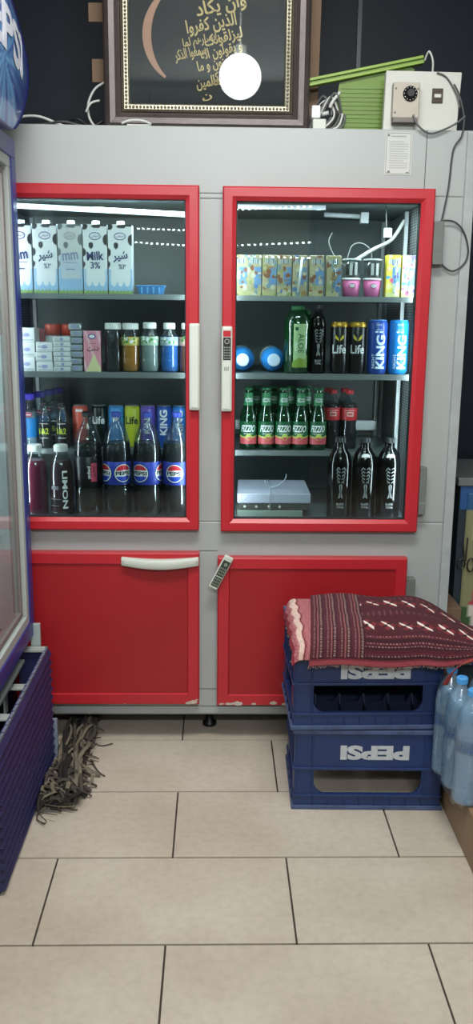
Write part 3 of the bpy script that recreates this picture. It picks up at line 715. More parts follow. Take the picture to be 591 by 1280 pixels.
for i, (x, lb) in enumerate([(.070, 'half-hidden juice carton at the left end of the top right shelf'), (.114, 'second juice carton on the top right shelf'), (.162, 'third juice carton from the left, beige with a blue patch'),
                             (.208, 'fourth juice carton from the left, beige with a blue patch'), (.256, 'fifth juice carton from the left, with a straw sleeve'), (.308, 'sixth juice carton from the left, with a dark rim'),
                             (.362, 'seventh juice carton, just left of the pink cups'), (.548, 'yellow juice carton right of the pink cups'), (.598, 'white multicoloured juice carton nearest the right door edge')]):
    t = thing('juice_carton', (x, 2.845, 1.4765), lb, 'juice carton', 'juice cartons on the top right shelf')
    col = J2 if i > 6 else J1; base = ['#ddd24a', '#e6e8e8'][i - 7] if i > 6 else '#bdb690'; hh = .128 if i > 6 else .124
    MB().box(-.022, .022, .0006, .034, 0, hh).build('carton', mat('juice_side_' + str(i > 6), base, .5), t, bevel=.001)
    painted_grid(22, 56, lambda u, v, hh=hh: Vector(((u - .5) * .044, 0, v * hh)), juice_col(i + 11, base, col), 'front_print', JP, t, thick=.0005)
    if i in (4, 6, 7, 8):
        MB().tube([(-.004 + .008 * (i % 2), -.003, .012), (.006 + .004 * (i % 2), -.003, hh - .01)], .0035, 8).build('straw', CLR if i != 4 else mat('straw_white', '#c9cdc8', .4), t)
for x, lb in ((.421, 'left'), (.488, 'right')):
    t = thing('dessert_cup', (x, 2.872, 1.4765), f'pink dessert cup with white lid, the {lb} lower one of two', 'cup', 'pink dessert cups')
    MB().lathe([(.024, 0), (.0285, .052)], 28).build('cup', mat('cup_pink', '#c96a9c', .4), t); MB().lathe([(.030, .052), (.030, .057), (.028, .058)], 28).build('lid', WHITE, t)
    d = Decal(); d.disc(0, .034, .010, 0, ry=.007); d.disc(0, .034, .008, 1, 1, ry=.0052); d.text('mihan', 0, .034, .005, 0, 2, wid=.012); d.build('badge', on_cyl(.0285, 0), [mat('maroon_print', '#5a2030', .5), WHITE], t, step=.003)
    t = thing('clear_cup', (x, 2.872, 1.4765 + .0585), f'clear cup with white lid stacked on the {lb} pink cup', 'cup', 'clear cups on the pink cups')
    MB().lathe([(.0245, 0), (.0285, .052)], 28).build('cup', CLR, t); MB().lathe([(.030, .052), (.030, .057), (.028, .058)], 28).build('lid', mat('dull_lid', '#aab0b0', .4), t)
    MB().lathe([(.018, .002), (.019, .04)], 20).build('contents', mat('dark_biscuit', '#3b3330', .6), t)
    for q in (-.010, .006): d = Decal(); d.rect(q, q + .009, .008, .044, 0); d.build('sleeve', on_cyl(.0275, 0), [mat('sleeve_grey', '#b5b9b6', .4)], t, step=.003)

# --- right second shelf
LB = [(.034, 0), (.038, .005), (.038, .15), (.030, .185), (.0145, .205), (.0145, .225)]
for x, lb in ((.082, 'blue-labelled bottle lying on its side at the left door edge, cap facing out'), (.182, 'blue-labelled bottle lying on its side beside the green aloe bottle, cap facing out')):
    t = thing('lying_bottle', (x, 2.855 + .03, ZS + .0400), lb, 'bottle', 'bottles lying on their sides')
    T = Matrix.Rotation(PI / 2, 4, 'X')
    p = [(r, z - .21) for r, z in LB]
    MB().lathe([(.036, -.21), (.0395, -.205), (.0395, -.07)], 30, T=T).build('body', mat('milky_plastic', '#b0bcb8', .4), t)
    MB().lathe([(.0396, -.07), (.0396, -.050), (.036, -.025), (.030, -.008), (.0205, .002)], 30, T=T, cap=False).build('shoulder', mat('label_blue2', '#2f86d0', .3), t)
    MB().lathe([(.0205, -.002), (.0205, .018), (.0185, .020)], 30, T=T).build('cap', mat('cap_pale', '#c0d3ea', .4), t)
t = bottle('aloe_bottle', (.256, 2.872, ZS), 'large green aloe drink bottle with pale upright label on the middle right shelf', 'bottle', None,
           [(.036, 0), (.042, .006), (.042, .13), (.044, .15), (.040, .175), (.026, .195), (.0175, .2), (.0175, .207)], .165, mat('aloe_drink', '#2c5c33', .15, noise=.2), (.021, .018), shell=clear('green_plastic', tint='#6fae7c', refl=.10, opacity=.15, col='#2d7a42'), capm=mat('green_cap', '#2f7a45', .4))
d = Decal(); d.rect(-.016, .024, .035, .155, 0); d.text('ALOE', .008, .095, .018, 1, 1, rot=-PI / 2, wid=.060, bold=.01); d.disc(-.006, .14, .006, 1, 1); d.text('VERA', -.008, .085, .006, 2, 1, rot=-PI / 2, wid=.03)
d.poly([(-.02, .02), (.03, .02), (.03, .06), (.02, .045), (.0, .05), (-.02, .035)], 3, 1)
d.build('lettering', on_cyl(.0443, 0, .0), [mat('aloe_label', '#9fbf8a', .5), mat('aloe_dark', '#1f4a33', .5), WHITE, mat('aloe_yellow', '#7f9a3a', .5)], t, step=.004)
for x, y, lb in ((.285, 2.972, 'green aloe bottle standing behind the labelled one'),):
    bottle('aloe_bottle', (x, y, ZS), lb, 'bottle', None, [(.034, 0), (.038, .006), (.038, .15), (.024, .18), (.0165, .188), (.0165, .196)], .15, mat('aloe_drink', '#2c5c33', .15), (.020, .016), shell=MATS['green_plastic'], capm=MATS['green_cap'])
def black_total(name, loc, label, group, r=.0385, h=.262, sc=1.0):
    prof = [(r * .85, 0), (r, .006), (r, h * .62), (r * .985, h * .70), (r * .86, h * .80), (r * .58, h * .87), (r * .42, h * .895), (r * .40, h * .95), (r * .40, h)]
    t = bottle(name, loc, label, 'bottle', group, prof, h * .72, mat('black_drink', '#07080a', .2, spec=.3), (r * .44, h * .065), shell=clear('dark_plastic', tint='#3a3f44', refl=.04, rough=.12, edge=.16, opacity=.35, col='#0c0e10'), capm=mat('cap_charcoal', '#25282b', .35))
    d = Decal(); c0 = h * .50; q = h / .262
    # winged emblem of strokes, tapering down to a point
    for sx in (-1, 1):
        for k in range(5):
            pts = []; y0 = c0 + (.036 - k * .011) * q
            pts = [(sx * .002 * q, y0), (sx * (.010) * q, y0 + .006 * q), (sx * (.017 - k * .0018) * q, y0 - .004 * q), (sx * (.0155 - k * .0018) * q, y0 - .007 * q), (sx * .009 * q, y0 + .002 * q), (sx * .003 * q, y0 - .003 * q)]
            d.poly(pts if sx > 0 else pts[::-1], 0)
        pts = [(sx * .001 * q, c0 - .012 * q), (sx * .006 * q, c0 - .02 * q), (sx * .003 * q, c0 - .04 * q), (sx * .008 * q, c0 - .062 * q), (sx * .001 * q, c0 - .058 * q)]
        d.poly(pts if sx > 0 else pts[::-1], 0)
    d.text('BLACK', 0, h * .195, .0075 * q, 1, 1, wid=.024 * q, bold=.02); d.text('TOTAL', 0, h * .155, .0075 * q, 1, 1, wid=.024 * q, bold=.02)
    d.build('lettering', on_cyl(r + .0004, 0, .0), [mat('emblem_grey', '#8f9496', .4), mat('print_light', '#b9bdbd', .5)], t, step=.004)
    return t
black_total('black_drink_bottle', (.320, 2.865, ZS), 'slim black drink bottle between the aloe bottle and the black cans', None, .026, .212)
BK = mat('can_black', '#0d0d10', .3); GOLD = mat('gold_rim', '#b58f2c', .35, metal=.5)
for x, lb in ((.3885, 'black can with gold rim and silver lettering, left one of the pair'), (.4465, 'black can with gold rim and silver lettering, right one of the pair')):
    def lt(t):
        d = Decal(); d.text('Life', 0, .078, .028, 0, 1, wid=.046, bold=.025)
        d.poly([(-.014, .112), (-.002, .103), (-.003, .112), (-.013, .124)], 1); d.poly([(.014, .112), (.013, .124), (.003, .112), (.002, .103)], 1)
        d.build('lettering', on_cyl(.0282, 0, -.1), [mat('silver_print', '#c3c5c8', .4), mat('gold_print', '#bfae3a', .4)], t, step=.004)
    can('energy_can', (x, 2.862, ZS), lb, 'can', 'black and gold cans', .028, .162, BK, GOLD, lt)
    MB().lathe([(.0282, .147), (.0284, .1475), (.0284, .154), (.0240, .160)], 32, cap=False).build('gold_band', GOLD, [o for o in COL.objects if o.name.startswith('energy_can') and not o.parent][-1])
for x, c, lb in ((.5105, '#24479c', 'darker blue can with large vertical lettering, beside the black cans'), (.578, '#1e7ecb', 'lighter blue can with large vertical lettering, at the right door edge')):
    def lt(t):
        d = Decal(); d.text('KING', .008, .070, .030, 0, 1, rot=PI / 2, wid=.105, bold=.035); d.text('NIGHT', -.0145, .042, .010, 0, 1, rot=PI / 2, wid=.045, bold=.01)
        d.rect(-.008, .010, .139, .1405, 0); d.rect(-.012, -.002, .130, .135, 0); d.rect(.002, .012, .130, .135, 0); d.text('KING', 0, .155, .006, 0, 1, wid=.018)
        d.build('lettering', on_cyl(.0312, 0, -.05), [mat('pale_blue_print', '#cfe2f0', .4)], t, step=.004)
    can('energy_can', (x, 2.862, ZS), lb, 'can', 'blue cans with vertical lettering', .031, .170, mat('can_blue_' + c, c, .28, noise=.08), mat('can_top_blue', '#4b86c9', .35), lt)

# --- right third shelf: green-labelled glass bottles, red-capped colas
ZR = .9755
FZ = [(.025, 0), (.029, .005), (.0295, .10), (.027, .118), (.018, .142), (.0135, .165), (.0125, .198), (.0135, .200), (.0135, .205)]
FG = clear('green_glass', tint='#4f8f5c', refl=.12, opacity=.25, col='#0f5a2e')
k = 0
for row, yy in ((0, 2.972), (1, 3.042)):
    for i, x in enumerate((.107, .166, .2245, .282, .341)):
        if row == 1 and i == 4: continue
        dx = 0 if row == 0 else .028
        nm = ['leftmost', 'second from left', 'middle', 'fourth from left', 'rightmost'][i]
        t = bottle('malt_bottle', (x + dx, yy, ZR), f'{nm} green glass bottle with white slanted lettering, {"front" if row == 0 else "back"} row', 'bottle', 'green-labelled glass bottles', FZ, .15, mat('malt', '#170d0a', .15), (.0150, .009), shell=FG, capm=mat('foil_green', '#1f6b3f', .35, metal=.3))
        d = Decal(); d.rect(-.034, .034, .034, .096, 0); d.rect(-.034, .034, .020, .046, 1, 1)
        d.poly([(-.034, .046), (-.02, .042), (0, .038), (.02, .042), (.034, .046), (.034, .050), (.02, .046), (0, .042), (-.02, .046), (-.034, .050)], 3, 2)
        d.disc(.002, .044, .0105, 3, 2); d.disc(.002, .043, .0082, 1, 3, a0=PI, a1=2 * PI)
        d.text('FIZZIO', .0, .072, .023, 2, 2, wid=.047, bold=.03, shear=.15); d.rect(-.015, .015, .054, .0555, 2, 2)
        d.build('lettering', on_cyl(.0299, 0, [-.05, .12, .05, -.22, -.05][i]), [mat('label_green', '#125a35', .4), mat('label_salmon', '#c9545c', .4), WHITE, mat('label_lime', '#b9c95a', .4)], t, step=.004)
        d = Decal(); d.rect(-.018, .018, .148, .190, 0); d.text('FIZZIO', 0, .166, .013, 1, 1, wid=.024, bold=.02, shear=.15)
        d.build('neck_label', lambda x, y, dd: Vector(((.0152 + (.190 - y) * .07 + dd) * math.sin(x / .016), -(.0152 + (.190 - y) * .07 + dd) * math.cos(x / .016), y)), [mat('neck_green', '#2c7a4c', .4), WHITE], t, step=.003)
CB = [(.024, 0), (.027, .005), (.027, .06), (.0245, .08), (.0275, .098), (.0275, .14), (.020, .165), (.011, .182), (.011, .196)]
REDC = mat('red_cap', '#c92832', .35)
for i, (x, y, lb) in enumerate([(.3925, 3.005, 'red-capped cola bottle, front left of its cluster'), (.4495, 3.000, 'red-capped cola bottle, front right of its cluster'), (.385, 3.075, 'red-capped cola bottle, back left of its cluster'), (.443, 3.070, 'red-capped cola bottle, back right of its cluster')]):
    t = bottle('small_cola_bottle', (x, y, ZR), lb, 'bottle', 'red-capped cola bottles', CB, .155, COLA, (.0135, .014), capm=REDC, band=(.098, .140, mat('red_label', '#c8353a', .4)))
    d = Decal(); d.rect(-.011, .011, .112, .126, 0); d.rect(-.008, .008, .115, .123, 1, 1); d.rect(-.02, .02, .130, .1315, 0)
    d.build('lettering', on_cyl(.0284, 0), [mat('cream_print', '#d9c0b8', .5), mat('faint_red', '#b84848', .5)], t, step=.004)

# --- right floor: black bottles, tied carton
for i, x in enumerate((.404, .4845, .5655)):
    t = black_total('black_drink_bottle', (x, 2.855, Z4), ['left tall black bottle in front of the red-capped colas', 'middle tall black bottle with a painted pale dome highlight', 'right tall black bottle beside the perforated panel'][i], 'tall black bottles on the bottom of the right compartment')
    if i:
        d = Decal(); d.poly([(-.016, .205), (.012, .205), (.013, .212), (.006, .216), (-.010, .216), (-.016, .212)], 0)
        d.build('painted_highlight', lambda x, y, dd: Vector(((.0392 - (y - .200) * .62 + dd) * math.sin(x / .036), -(.0392 - (y - .200) * .62 + dd) * math.cos(x / .036), y)), [WHITE], t, step=.004)  # shoulder highlight painted on as a white patch
t = thing('tied_package', (.187, 2.90, .768), 'low white pastry box tied with string on a pale tray in the lower right compartment', 'box')
PW = mat('package_white', '#aeb2c4', .6, noise=.08, scale=9)
MB().box(-.118, .098, -.06, .10, 0, .022).build('tray', mat('tray_green', '#7f8f84', .5), t, bevel=.002)
MB().box(-.115, .120, -.055, .10, .0225, .045).build('slotted_band', mat('band_dark', '#3c403c', .6), t, bevel=.002)
mb = MB(); mb.add([(-.118, -.058, .0455), (.124, -.058, .0455), (.124, .11, .0455), (-.118, .11, .0455), (-.118, -.058, .078), (.124, -.058, .078), (.118, .11, .094), (-.112, .11, .094)],
                  [(0, 3, 2, 1), (4, 5, 6, 7), (0, 1, 5, 4), (1, 2, 6, 5), (2, 3, 7, 6), (3, 0, 4, 7)])
mb.build('lid', PW, t, bevel=.003)
for x in (-.093, -.055, -.014, .022): MB().lathe([(.0045, 0), (.0045, .002), (.003, .003)], 12, T=Matrix.Translation((x, -.0555, .034)) @ Matrix.Rotation(PI / 2, 4, 'X')).build('stud', mat('stud_pale', '#b5b8ae', .5), t)
mb = MB(); mb.tube([(-.010, -.060, .022), (-.010, -.0605, .079), (-.010, .02, .088), (-.010, .111, .096)], .0016, 6)
mb.tube(smooth_path([(-.010, .0, .086), (-.018, -.005, .097), (-.028, -.008, .115)]), .0016, 6); mb.tube(smooth_path([(-.010, .0, .086), (.02, -.006, .098), (.042, -.01, .12), (.044, -.012, .135)]), .0016, 6)
mb.build('string', mat('string', '#bcc4cf', .6), t)

# glowing strips added for the side fill lights, hidden behind the door frames
for x in (-0.6835, -0.0705, 0.030, 0.6265):
    MB().box(x - .005, x + .005, 2.782, 2.800, 0.79, 1.73).build('side_fill_strip', LEDT, FR)

# ------------------------------------------------------------------ crates
CRB = mat('crate_blue', '#1e3565', 0.42, noise=0.16, scale=10, bump=0.12, bscale=90)
CRE = mat('crate_edge', '#4a5a80', 0.6, noise=0.3, scale=30)
CRD = mat('crate_dark', '#0d1a3a', 0.6, noise=0.2)
def crate(z, rz, H, label, teeth_low, ox, soil, wl):
    t = thing('bottle_crate', (ox, 2.345, z), label, 'crate', 'blue bottle crates', rz=rz)
    W_, D_ = .43, .30; mb = MB(); th = .012
    def ring(z0, z1, out=0.0, m=0):
        mb.box(-W_ / 2 - out, W_ / 2 + out, -out, th, z0, z1, m); mb.box(-W_ / 2 - out, W_ / 2 + out, D_ - th, D_ + out, z0, z1, m)
        mb.box(-W_ / 2 - out, -W_ / 2 + th, th, D_ - th, z0, z1, m); mb.box(W_ / 2 - th, W_ / 2 + out, th, D_ - th, z0, z1, m)
    a, b_, c_ = H * .17, H * .50, H - .014
    ring(.004, a); ring(b_, c_)
    # corner posts and pillars beside the openings
    for sx in (-1, 1):
        for y0 in (0, D_ - .05):
            mb.box(sx * W_ / 2 - (.0 if sx < 0 else .058), sx * W_ / 2 + (.058 if sx < 0 else 0), y0 if y0 == 0 else D_ - th, th if y0 == 0 else D_, a, b_)
            mb.box(*(sorted((sx * W_ / 2, sx * (W_ / 2 - th)))), th if y0 == 0 else D_ - .06, .06 if y0 == 0 else D_ - th, a, b_)
    for zz, q, m in ((.0, .0065, 1), (a - .004, .004, 0), (b_ - .002, .005, 0), (H - .016, .006, 1)):
        ring(zz, zz + (.008 if m == 0 else .012), q, m)
    # small upright ribs in the lower band and at the corners
    for k in range(8):
        x = -W_ / 2 + .055 + k * (W_ - .11) / 7
        mb.box(x - .0015, x + .0015, -.004, 0, .012, a - .004)
    for sx in (-1, 1):
        for q in (.004, .052): mb.box(sx * (W_ / 2 - q) - .002, sx * (W_ / 2 - q) + .002, -.0055, 0, a, c_)
    for sx in (-1, 1):
        for k in range(5):
            y = .04 + k * .055; mb.box(*(sorted((sx * W_ / 2, sx * (W_ / 2 + .005)))), y - .0015, y + .0015, .012, a); mb.box(*(sorted((sx * W_ / 2, sx * (W_ / 2 + .005)))), y - .0015, y + .0015, b_, c_)
    mb.build('body', [CRB, CRE], t, bevel=0.0015)
    # gusset arcs in the corners of the opening
    mb = MB()
    for sx in (-1, 1):
        x = sx * (W_ / 2 - .058)
        pts = [(x, a + .004), (x - sx * .028, a + .004), (x - sx * .018, a + .008), (x - sx * .008, a + .017), (x - sx * .002, a + .03), (x, a + .034)]
        mb.prism(pts, lambda p, q, d_: Vector((p, d_, q)), .001, .010)
    mb.build('gusset', CRB, t)
    # bottle divider lattice with pointed peaks
    mb = MB(); z0, z1 = (.012, a + .004) if teeth_low else (b_ + .01, b_ + .07)
    for k in range(1, 6): x = -W_ / 2 + k * W_ / 6; mb.box(x - .001, x + .001, th, D_ - th, z0, z1)
    for k in range(1, 4): y = k * D_ / 4; mb.box(-W_ / 2 + th, W_ / 2 - th, y - .001, y + .001, z0, z1)
    s_ = 1 if teeth_low else -1; ze = z1 if teeth_low else z0
    for k in range(1, 6):
        for j in range(1, 4):
            x = -W_ / 2 + k * W_ / 6; y = j * D_ / 4; w2 = .016
            for (dx, dy) in ((w2, 0), (0, w2)):
                mb.prism([(-1, 0), (1, 0), (.12, s_ * .026), (-.12, s_ * .026)], lambda p, q, d_, x=x, y=y, dx=dx, dy=dy: Vector((x + p * dx + (d_ if dy else 0), y + p * dy + (d_ if dx else 0), ze + q)), -.001, .001)
    mb.build('divider', CRD, t)
    d = Decal(); d.text('PEPSI', .016, 0, .046, 0, 1, rot=PI, wid=.200, bold=.055, shear=0)
    d.disc(-.006, -.014, .0035, 0); d.disc(-.006, -.014, .0022, 1, 1)
    d.build('lettering', on_front(0.002, -.0004, wl), [mat('crate_print', '#c3c8cc', .6, noise=.15, scale=60), CRB], t)
    return t
crate(0.0, -.02, .256, 'lower blue bottle crate on the floor, lettering upside down', False, .446, 1, .181)
crate(0.2565, .015, .274, 'upper blue bottle crate under the folded rug, lettering upside down', True, .438, 0, .176)

# ------------------------------------------------------------------ folded rug
RUG = painted('rug_wool', 0.95, bump=0.5)
rug = thing('folded_rug', (0.44, 2.48, 0.535), 'folded dark red patterned woollen rug draped over the top crate', 'rug')
R0 = Vector((0.44, 2.48, 0.535)); rrg = random.Random(5)
def sst(a, b_, x): x = max(0, min(1, (x - a) / (b_ - a))); return x * x * (3 - 2 * x)
RP = [(0, .5615), (.09, .5650), (.18, .5620), (.235, .5565), (.268, .5480), (.294, .5330), (.310, .5140), (.317, .4930), (.320, .4720)]   # cross-section: distance from the back edge, height
RL = [0.0]
for _i in range(1, len(RP)): RL.append(RL[-1] + math.hypot(RP[_i][0] - RP[_i - 1][0], RP[_i][1] - RP[_i - 1][1]))
def rug_prof(v):
    s = v * RL[-1]
    for i in range(1, len(RP)):
        if s <= RL[i] + 1e-9:
            f = (s - RL[i - 1]) / (RL[i] - RL[i - 1]); return RP[i - 1][0] + (RP[i][0] - RP[i - 1][0]) * f, RP[i - 1][1] + (RP[i][1] - RP[i - 1][1]) * f
    return RP[-1]
def rug_fn(u, v):
    xl = .258 + .036 * (1 - v)            # the left edge runs in a little towards the back
    x = xl + (.90 - xl) * u
    drop = sst(.60, .80, x); back = 2.615 - .13 * sst(.56, .80, x)
    dy, z = rug_prof(v)
    y = back - dy * (1 - .35 * drop)
    z = z * (1 - drop) + (.506 + .016 * v + .002 * math.sin(x * 40)) * drop
    z += (.0035 * math.sin(x * 19 + 1) * math.cos(y * 24) + .0025 * math.sin(y * 61 + x * 30)) * (1 - sst(.7, 1, v)) + .006 * math.exp(-((y - 2.54) / .07) ** 2 - ((x - .42) / .16) ** 2)
    if v > .8: z += .004 * math.sin(x * 23) * (v - .8) * 5
    return Vector((x, y, z)) - R0
def speck(c, a=.25):
    k = 1.25 + rrg.uniform(-a, a); return tuple(q * k for q in hexc(c))
def rug_col(u, v):
    x = u * 0.63
    if v > .965: return speck('#84383f')
    if v > .94: return speck('#6a2430') if (v * 80) % 2 < 1.3 else speck('#300e15')
    if u < .24:
        b_ = (u / .24) * 8.0; f = b_ % 1
        if f < .16 and int(b_) % 2: return speck('#8a5450')
        if .45 < f < .65 and (v * 90) % 1 < .45: return speck('#86655f')
        return speck('#31101a') if int(b_) % 2 else speck('#461722')
    if v > .77:
        b_ = (v - .77) / .17 * 6; f = b_ % 1
        if .40 < f < .60 and int(b_) % 3 != 1: return speck('#94766f') if (x * 110 + int(b_) * .5) % 1 < .40 else speck('#4a121b')
        if f < .10: return speck('#5d2029')
        return speck('#2e0c14') if int(b_) % 2 else speck('#43121c')
    row = (v - .075) / .39; rf = row % 1 - .5; cx = (x / .054 + (int(row) % 2) * .5) % 1 - .5
    X_, Y_ = cx * 2.0, rf * 5.2
    if abs(abs(X_) - abs(Y_)) < .22 and abs(X_) < .62 and X_ * Y_ > 0: return speck('#cdbdb2')
    if abs(X_) < .5 and abs(Y_) < .5 and abs(abs(X_) - abs(Y_)) < .25: return speck('#2a0d14')
    if abs(X_) + abs(Y_) < .95: return speck('#6b2029')
    if (x * 60) % 1 < .3 and abs(rf) > .42: return speck('#5d3434')
    return speck('#3f121b')
painted_grid(250, 150, rug_fn, rug_col, 'top_layer', RUG, rug, thick=.010)
def under_fn(u, v):
    x = .220 + .072 * u; dy, z = rug_prof(v * .93)
    y = 2.613 - dy * .985; z -= .013
    e = max(0, 1 - u / .30); z -= .045 * e * e * (1 - .6 * v); x += .003 * math.sin(v * 30)
    return Vector((x, y, z)) - R0
def under_col(u, v):
    if u < .10: return speck('#7a2230', .4)
    if .20 < u < .34: return speck('#c2a69a')
    if .36 < u < .42: return speck('#5a2028')
    return speck('#a8666a') if (u * 14 + math.sin(v * 60)) % 1.5 < .8 else speck('#8a4a4e')
uo = painted_grid(50, 90, under_fn, under_col, 'under_layer', RUG, rug, thick=.012); uo['label'] = 'pale pink striped folded edge'
mb = MB(); r2 = random.Random(2)
for k in range(210):
    u = k / 210 + r2.uniform(0, .003); p = rug_fn(min(u, 1), 1.0); ln = r2.uniform(.004, .011)
    mb.tube([p + Vector((0, .004, .004)), p + Vector((r2.uniform(-.003, .003), -.002, -ln * .5)), p + Vector((r2.uniform(-.006, .006), -.002, -ln))], .0009, 4)
for k in range(46):
    p = under_fn(0.0, .35 + k / 80 if k < 40 else .95); mb.tube([p, p + Vector((-r2.uniform(.004, .012), -.003, -r2.uniform(.001, .008)))], .0009, 4)
tag(mb.build('fringe', mat('fringe_wool', '#b59c90', .9), rug), 'pale ragged fringe', kind='stuff')

# ------------------------------------------------------------------ water bottles in shrink film
WSH = clear('water_plastic', tint='#eef6fb', refl=.08, rough=.12, opacity=.22, col='#bfe0f7')
WAT = clear('water_body', tint='#e4f1fb', refl=.03, rough=.05, opacity=.30, col='#b4daf6')
WC = mat('water_cap', '#4f9fe0', .35)
WP = [(.030, 0), (.040, .004), (.0435, .014)]
for k in range(5): WP += [(.0435, .02 + k * .022), (.0420, .027 + k * .022), (.0435, .034 + k * .022)]
WP += [(.0425, .150), (.0425, .190), (.0435, .196), (.0435, .215), (.040, .245), (.028, .275), (.0150, .292), (.0135, .296), (.0135, .318)]
wl_ = [('nearest', 'left'), ('middle', 'left'), ('farthest', 'left'), ('nearest', 'right'), ('middle', 'right'), ('farthest', 'right')]
WP = [(q * .93 if q > .016 else q, zz) for q, zz in WP]
wpos = [(.678, 2.145), (.669, 2.2265), (.661, 2.3015), (.761, 2.145), (.752, 2.2265), (.744, 2.3025)]
for (x, y), (n1, n2) in zip(wpos, wl_):
    t = bottle('water_bottle', (x, y, .1455), f'{n1} water bottle in the {n2} row of the film-wrapped pack, blue cap', 'bottle', 'water bottles in the pack', WP, .270, WAT, (.0155, .017), shell=WSH, capm=WC)
    d = Decal(); d.rect(-.06, .06, .152, .188, 0)
    for k in range(16): d.rect(-.05 + k * .0065, -.047 + k * .0065, .158, .168 + .004 * ((k * 7) % 3), 1, 1)
    d.build('label_band', on_cyl(.0404, 0), [clear('clear_label', tint='#b9cfe2', refl=.05, rough=.2, opacity=.25, col='#7f9fc4'), mat('water_print', '#3a5f94', .5)], t, step=.005)
mb = MB(); HP = []
for k in range(48):
    a = 2 * PI * k / 48; cx, cy = .7108, 2.2245
    c, s_ = math.cos(a), math.sin(a); e = .32
    HP.append((cx + .0845 * math.copysign(abs(c) ** e, c) - .009 * (s_), cy + .1210 * math.copysign(abs(s_) ** e, s_)))
vs = []; zs = [(.1460, .95), (.152, .99), (.20, 1.0), (.26, .985), (.33, 1.0), (.385, .99), (.425, .93)]
rr = random.Random(4)
for z, k_ in zs:
    for i, (x, y) in enumerate(HP): j = 1 - .010 * (i % 2); vs.append((.7108 + (x - .7108) * k_ * j, 2.2245 + (y - 2.2245) * k_ * j, z + (.006 * math.sin(i * 1.3) if .14 < z < .4 else 0)))
fs = [(r_ * 48 + k, r_ * 48 + (k + 1) % 48, (r_ + 1) * 48 + (k + 1) % 48, (r_ + 1) * 48 + k) for r_ in range(len(zs) - 1) for k in range(48)]
mb.add(vs, fs, 0, True)
tag(mb.build('plastic_wrap', clear('shrink_film', tint='#eef4f8', refl=.05, rough=.12, opacity=.04, col='#c9dbe8')), 'clear shrink film wrapped around the pack of water bottles', 'plastic wrap')
# reddish tassel hanging from the rug over the bottles
mb = MB(); r2 = random.Random(8)
for k in range(26):
    q = r2.uniform(-.010, .010); e = r2.uniform(.8, 1.15)
    q *= .8; mb.tube(smooth_path([(.722 + q, 2.262, .506 + q), (.676 + q, 2.243 + q, .500), (.648 + q * .7, 2.248 + q, .478 - .006 * e), (.634 + q, 2.262, .450 - .020 * e)], 4), .0013, 4)
tag(mb.build('tassel', mat('tassel_red', '#a04038', .9)), 'loose rust-red tassel of yarn lying over the water bottle caps', 'tassel')

# ------------------------------------------------------------------ string mop by the blue cooler
mop = thing('string_mop', (-.45, 2.6, 0.0), 'dirty grey string mop head lying on the floor beside the blue cooler', 'mop')
M1 = mat('mop_yarn', '#4c453d', .95, noise=.3, scale=25, bump=.5, bscale=300); M2 = mat('mop_yarn_light', '#77705f', .95, noise=.3, scale=25); M3 = mat('mop_yarn_dark', '#221e1c', .95, noise=.2)
rr = random.Random(12)
def strand(pts, r, m, i):
    o = MB().tube(smooth_path([Vector(p) for p in pts], 5), r, 6, flat=.55).build('strand', m, mop); return o
def P_(x, y, z): return (max(x, -.508) + .45, y - 2.6, z)
for k in range(96):
    m = rr.choice([M1, M1, M3, M2]); r = rr.uniform(.004, .0085)
    if k < 34:      # long bundle towards the fridge
        x = rr.uniform(-.500, -.420); pts = [P_(x + rr.uniform(-.01, .01), 2.93 + rr.uniform(-.04, .03), rr.uniform(.006, .03))]
        for j in range(1, 6): pts.append(P_(x + .014 * math.sin(j * 1.7 + k) + rr.uniform(-.006, .006), 2.93 - j * .09, rr.uniform(.012, .055)))
        pts.append(P_(x + rr.uniform(-.03, .03), 2.43 + rr.uniform(-.03, .03), rr.uniform(.006, .03)))
    elif k < 78:    # coiled loops at the near end
        cx, cy = rr.uniform(-.505, -.42), rr.uniform(2.33, 2.50); cx -= (2.5 - cy) * .18; R = rr.uniform(.018, .05); a0 = rr.uniform(0, 6.28); zz = rr.uniform(.006, .045)
        pts = [P_(cx + R * math.cos(a0 + j * .8) * 1.2, cy + R * math.sin(a0 + j * .8) * rr.uniform(.8, 1.1), max(.006, zz + .012 * math.sin(j * 1.9 + k))) for j in range(7)]
    else:           # loose ends fanning to the right and front
        x, y = rr.uniform(-.47, -.43), rr.uniform(2.38, 2.56); a = rr.uniform(-1.2, .1)
        ln = rr.uniform(.05, .085); pts = [P_(x, y, .04), P_(x + .5 * ln * math.cos(a), y + .5 * ln * math.sin(a) * .6 - .008, .028), P_(x + ln * math.cos(a), y + ln * math.sin(a) * .6, .006)]
    strand(pts, r, m, k)
for pts in ([(-.40, 2.62, .012), (-.37, 2.56, .005), (-.345, 2.53, .004)], [(-.41, 2.74, .01), (-.38, 2.73, .004), (-.345, 2.745, .004)], [(-.45, 2.36, .01), (-.42, 2.34, .004), (-.40, 2.338, .004)]):
    strand([P_(*p) for p in pts], .0028, M1, 0)
mb = MB()
for k in range(150):
    a = rr.uniform(0, 6.28); f = rr.random()
    cx = -.465 + rr.uniform(-.035, .035) - max(0, .5 - f) * .05; cy = 2.33 + f * .55
    pts = [P_(cx + .012 * j * math.cos(a + j * .6 * rr.uniform(.5, 1.5)), cy + .016 * j * math.sin(a + j * .5), max(.004, .034 + .014 * math.sin(j + k) - .004 * j)) for j in range(6)]
    mb.tube(smooth_path(pts, 3), rr.uniform(.0012, .003), 5, m=k % 3)
tag(mb.build('frayed_yarn', [M1, M3, M2], mop), kind='stuff')
mb = MB(); mb.tube(smooth_path([P_(-.50, 2.90, .024), P_(-.46, 2.92, .034), P_(-.41, 2.90, .022)], 5), .020, 10, flat=.8); mb.build('binding', M3, mop)

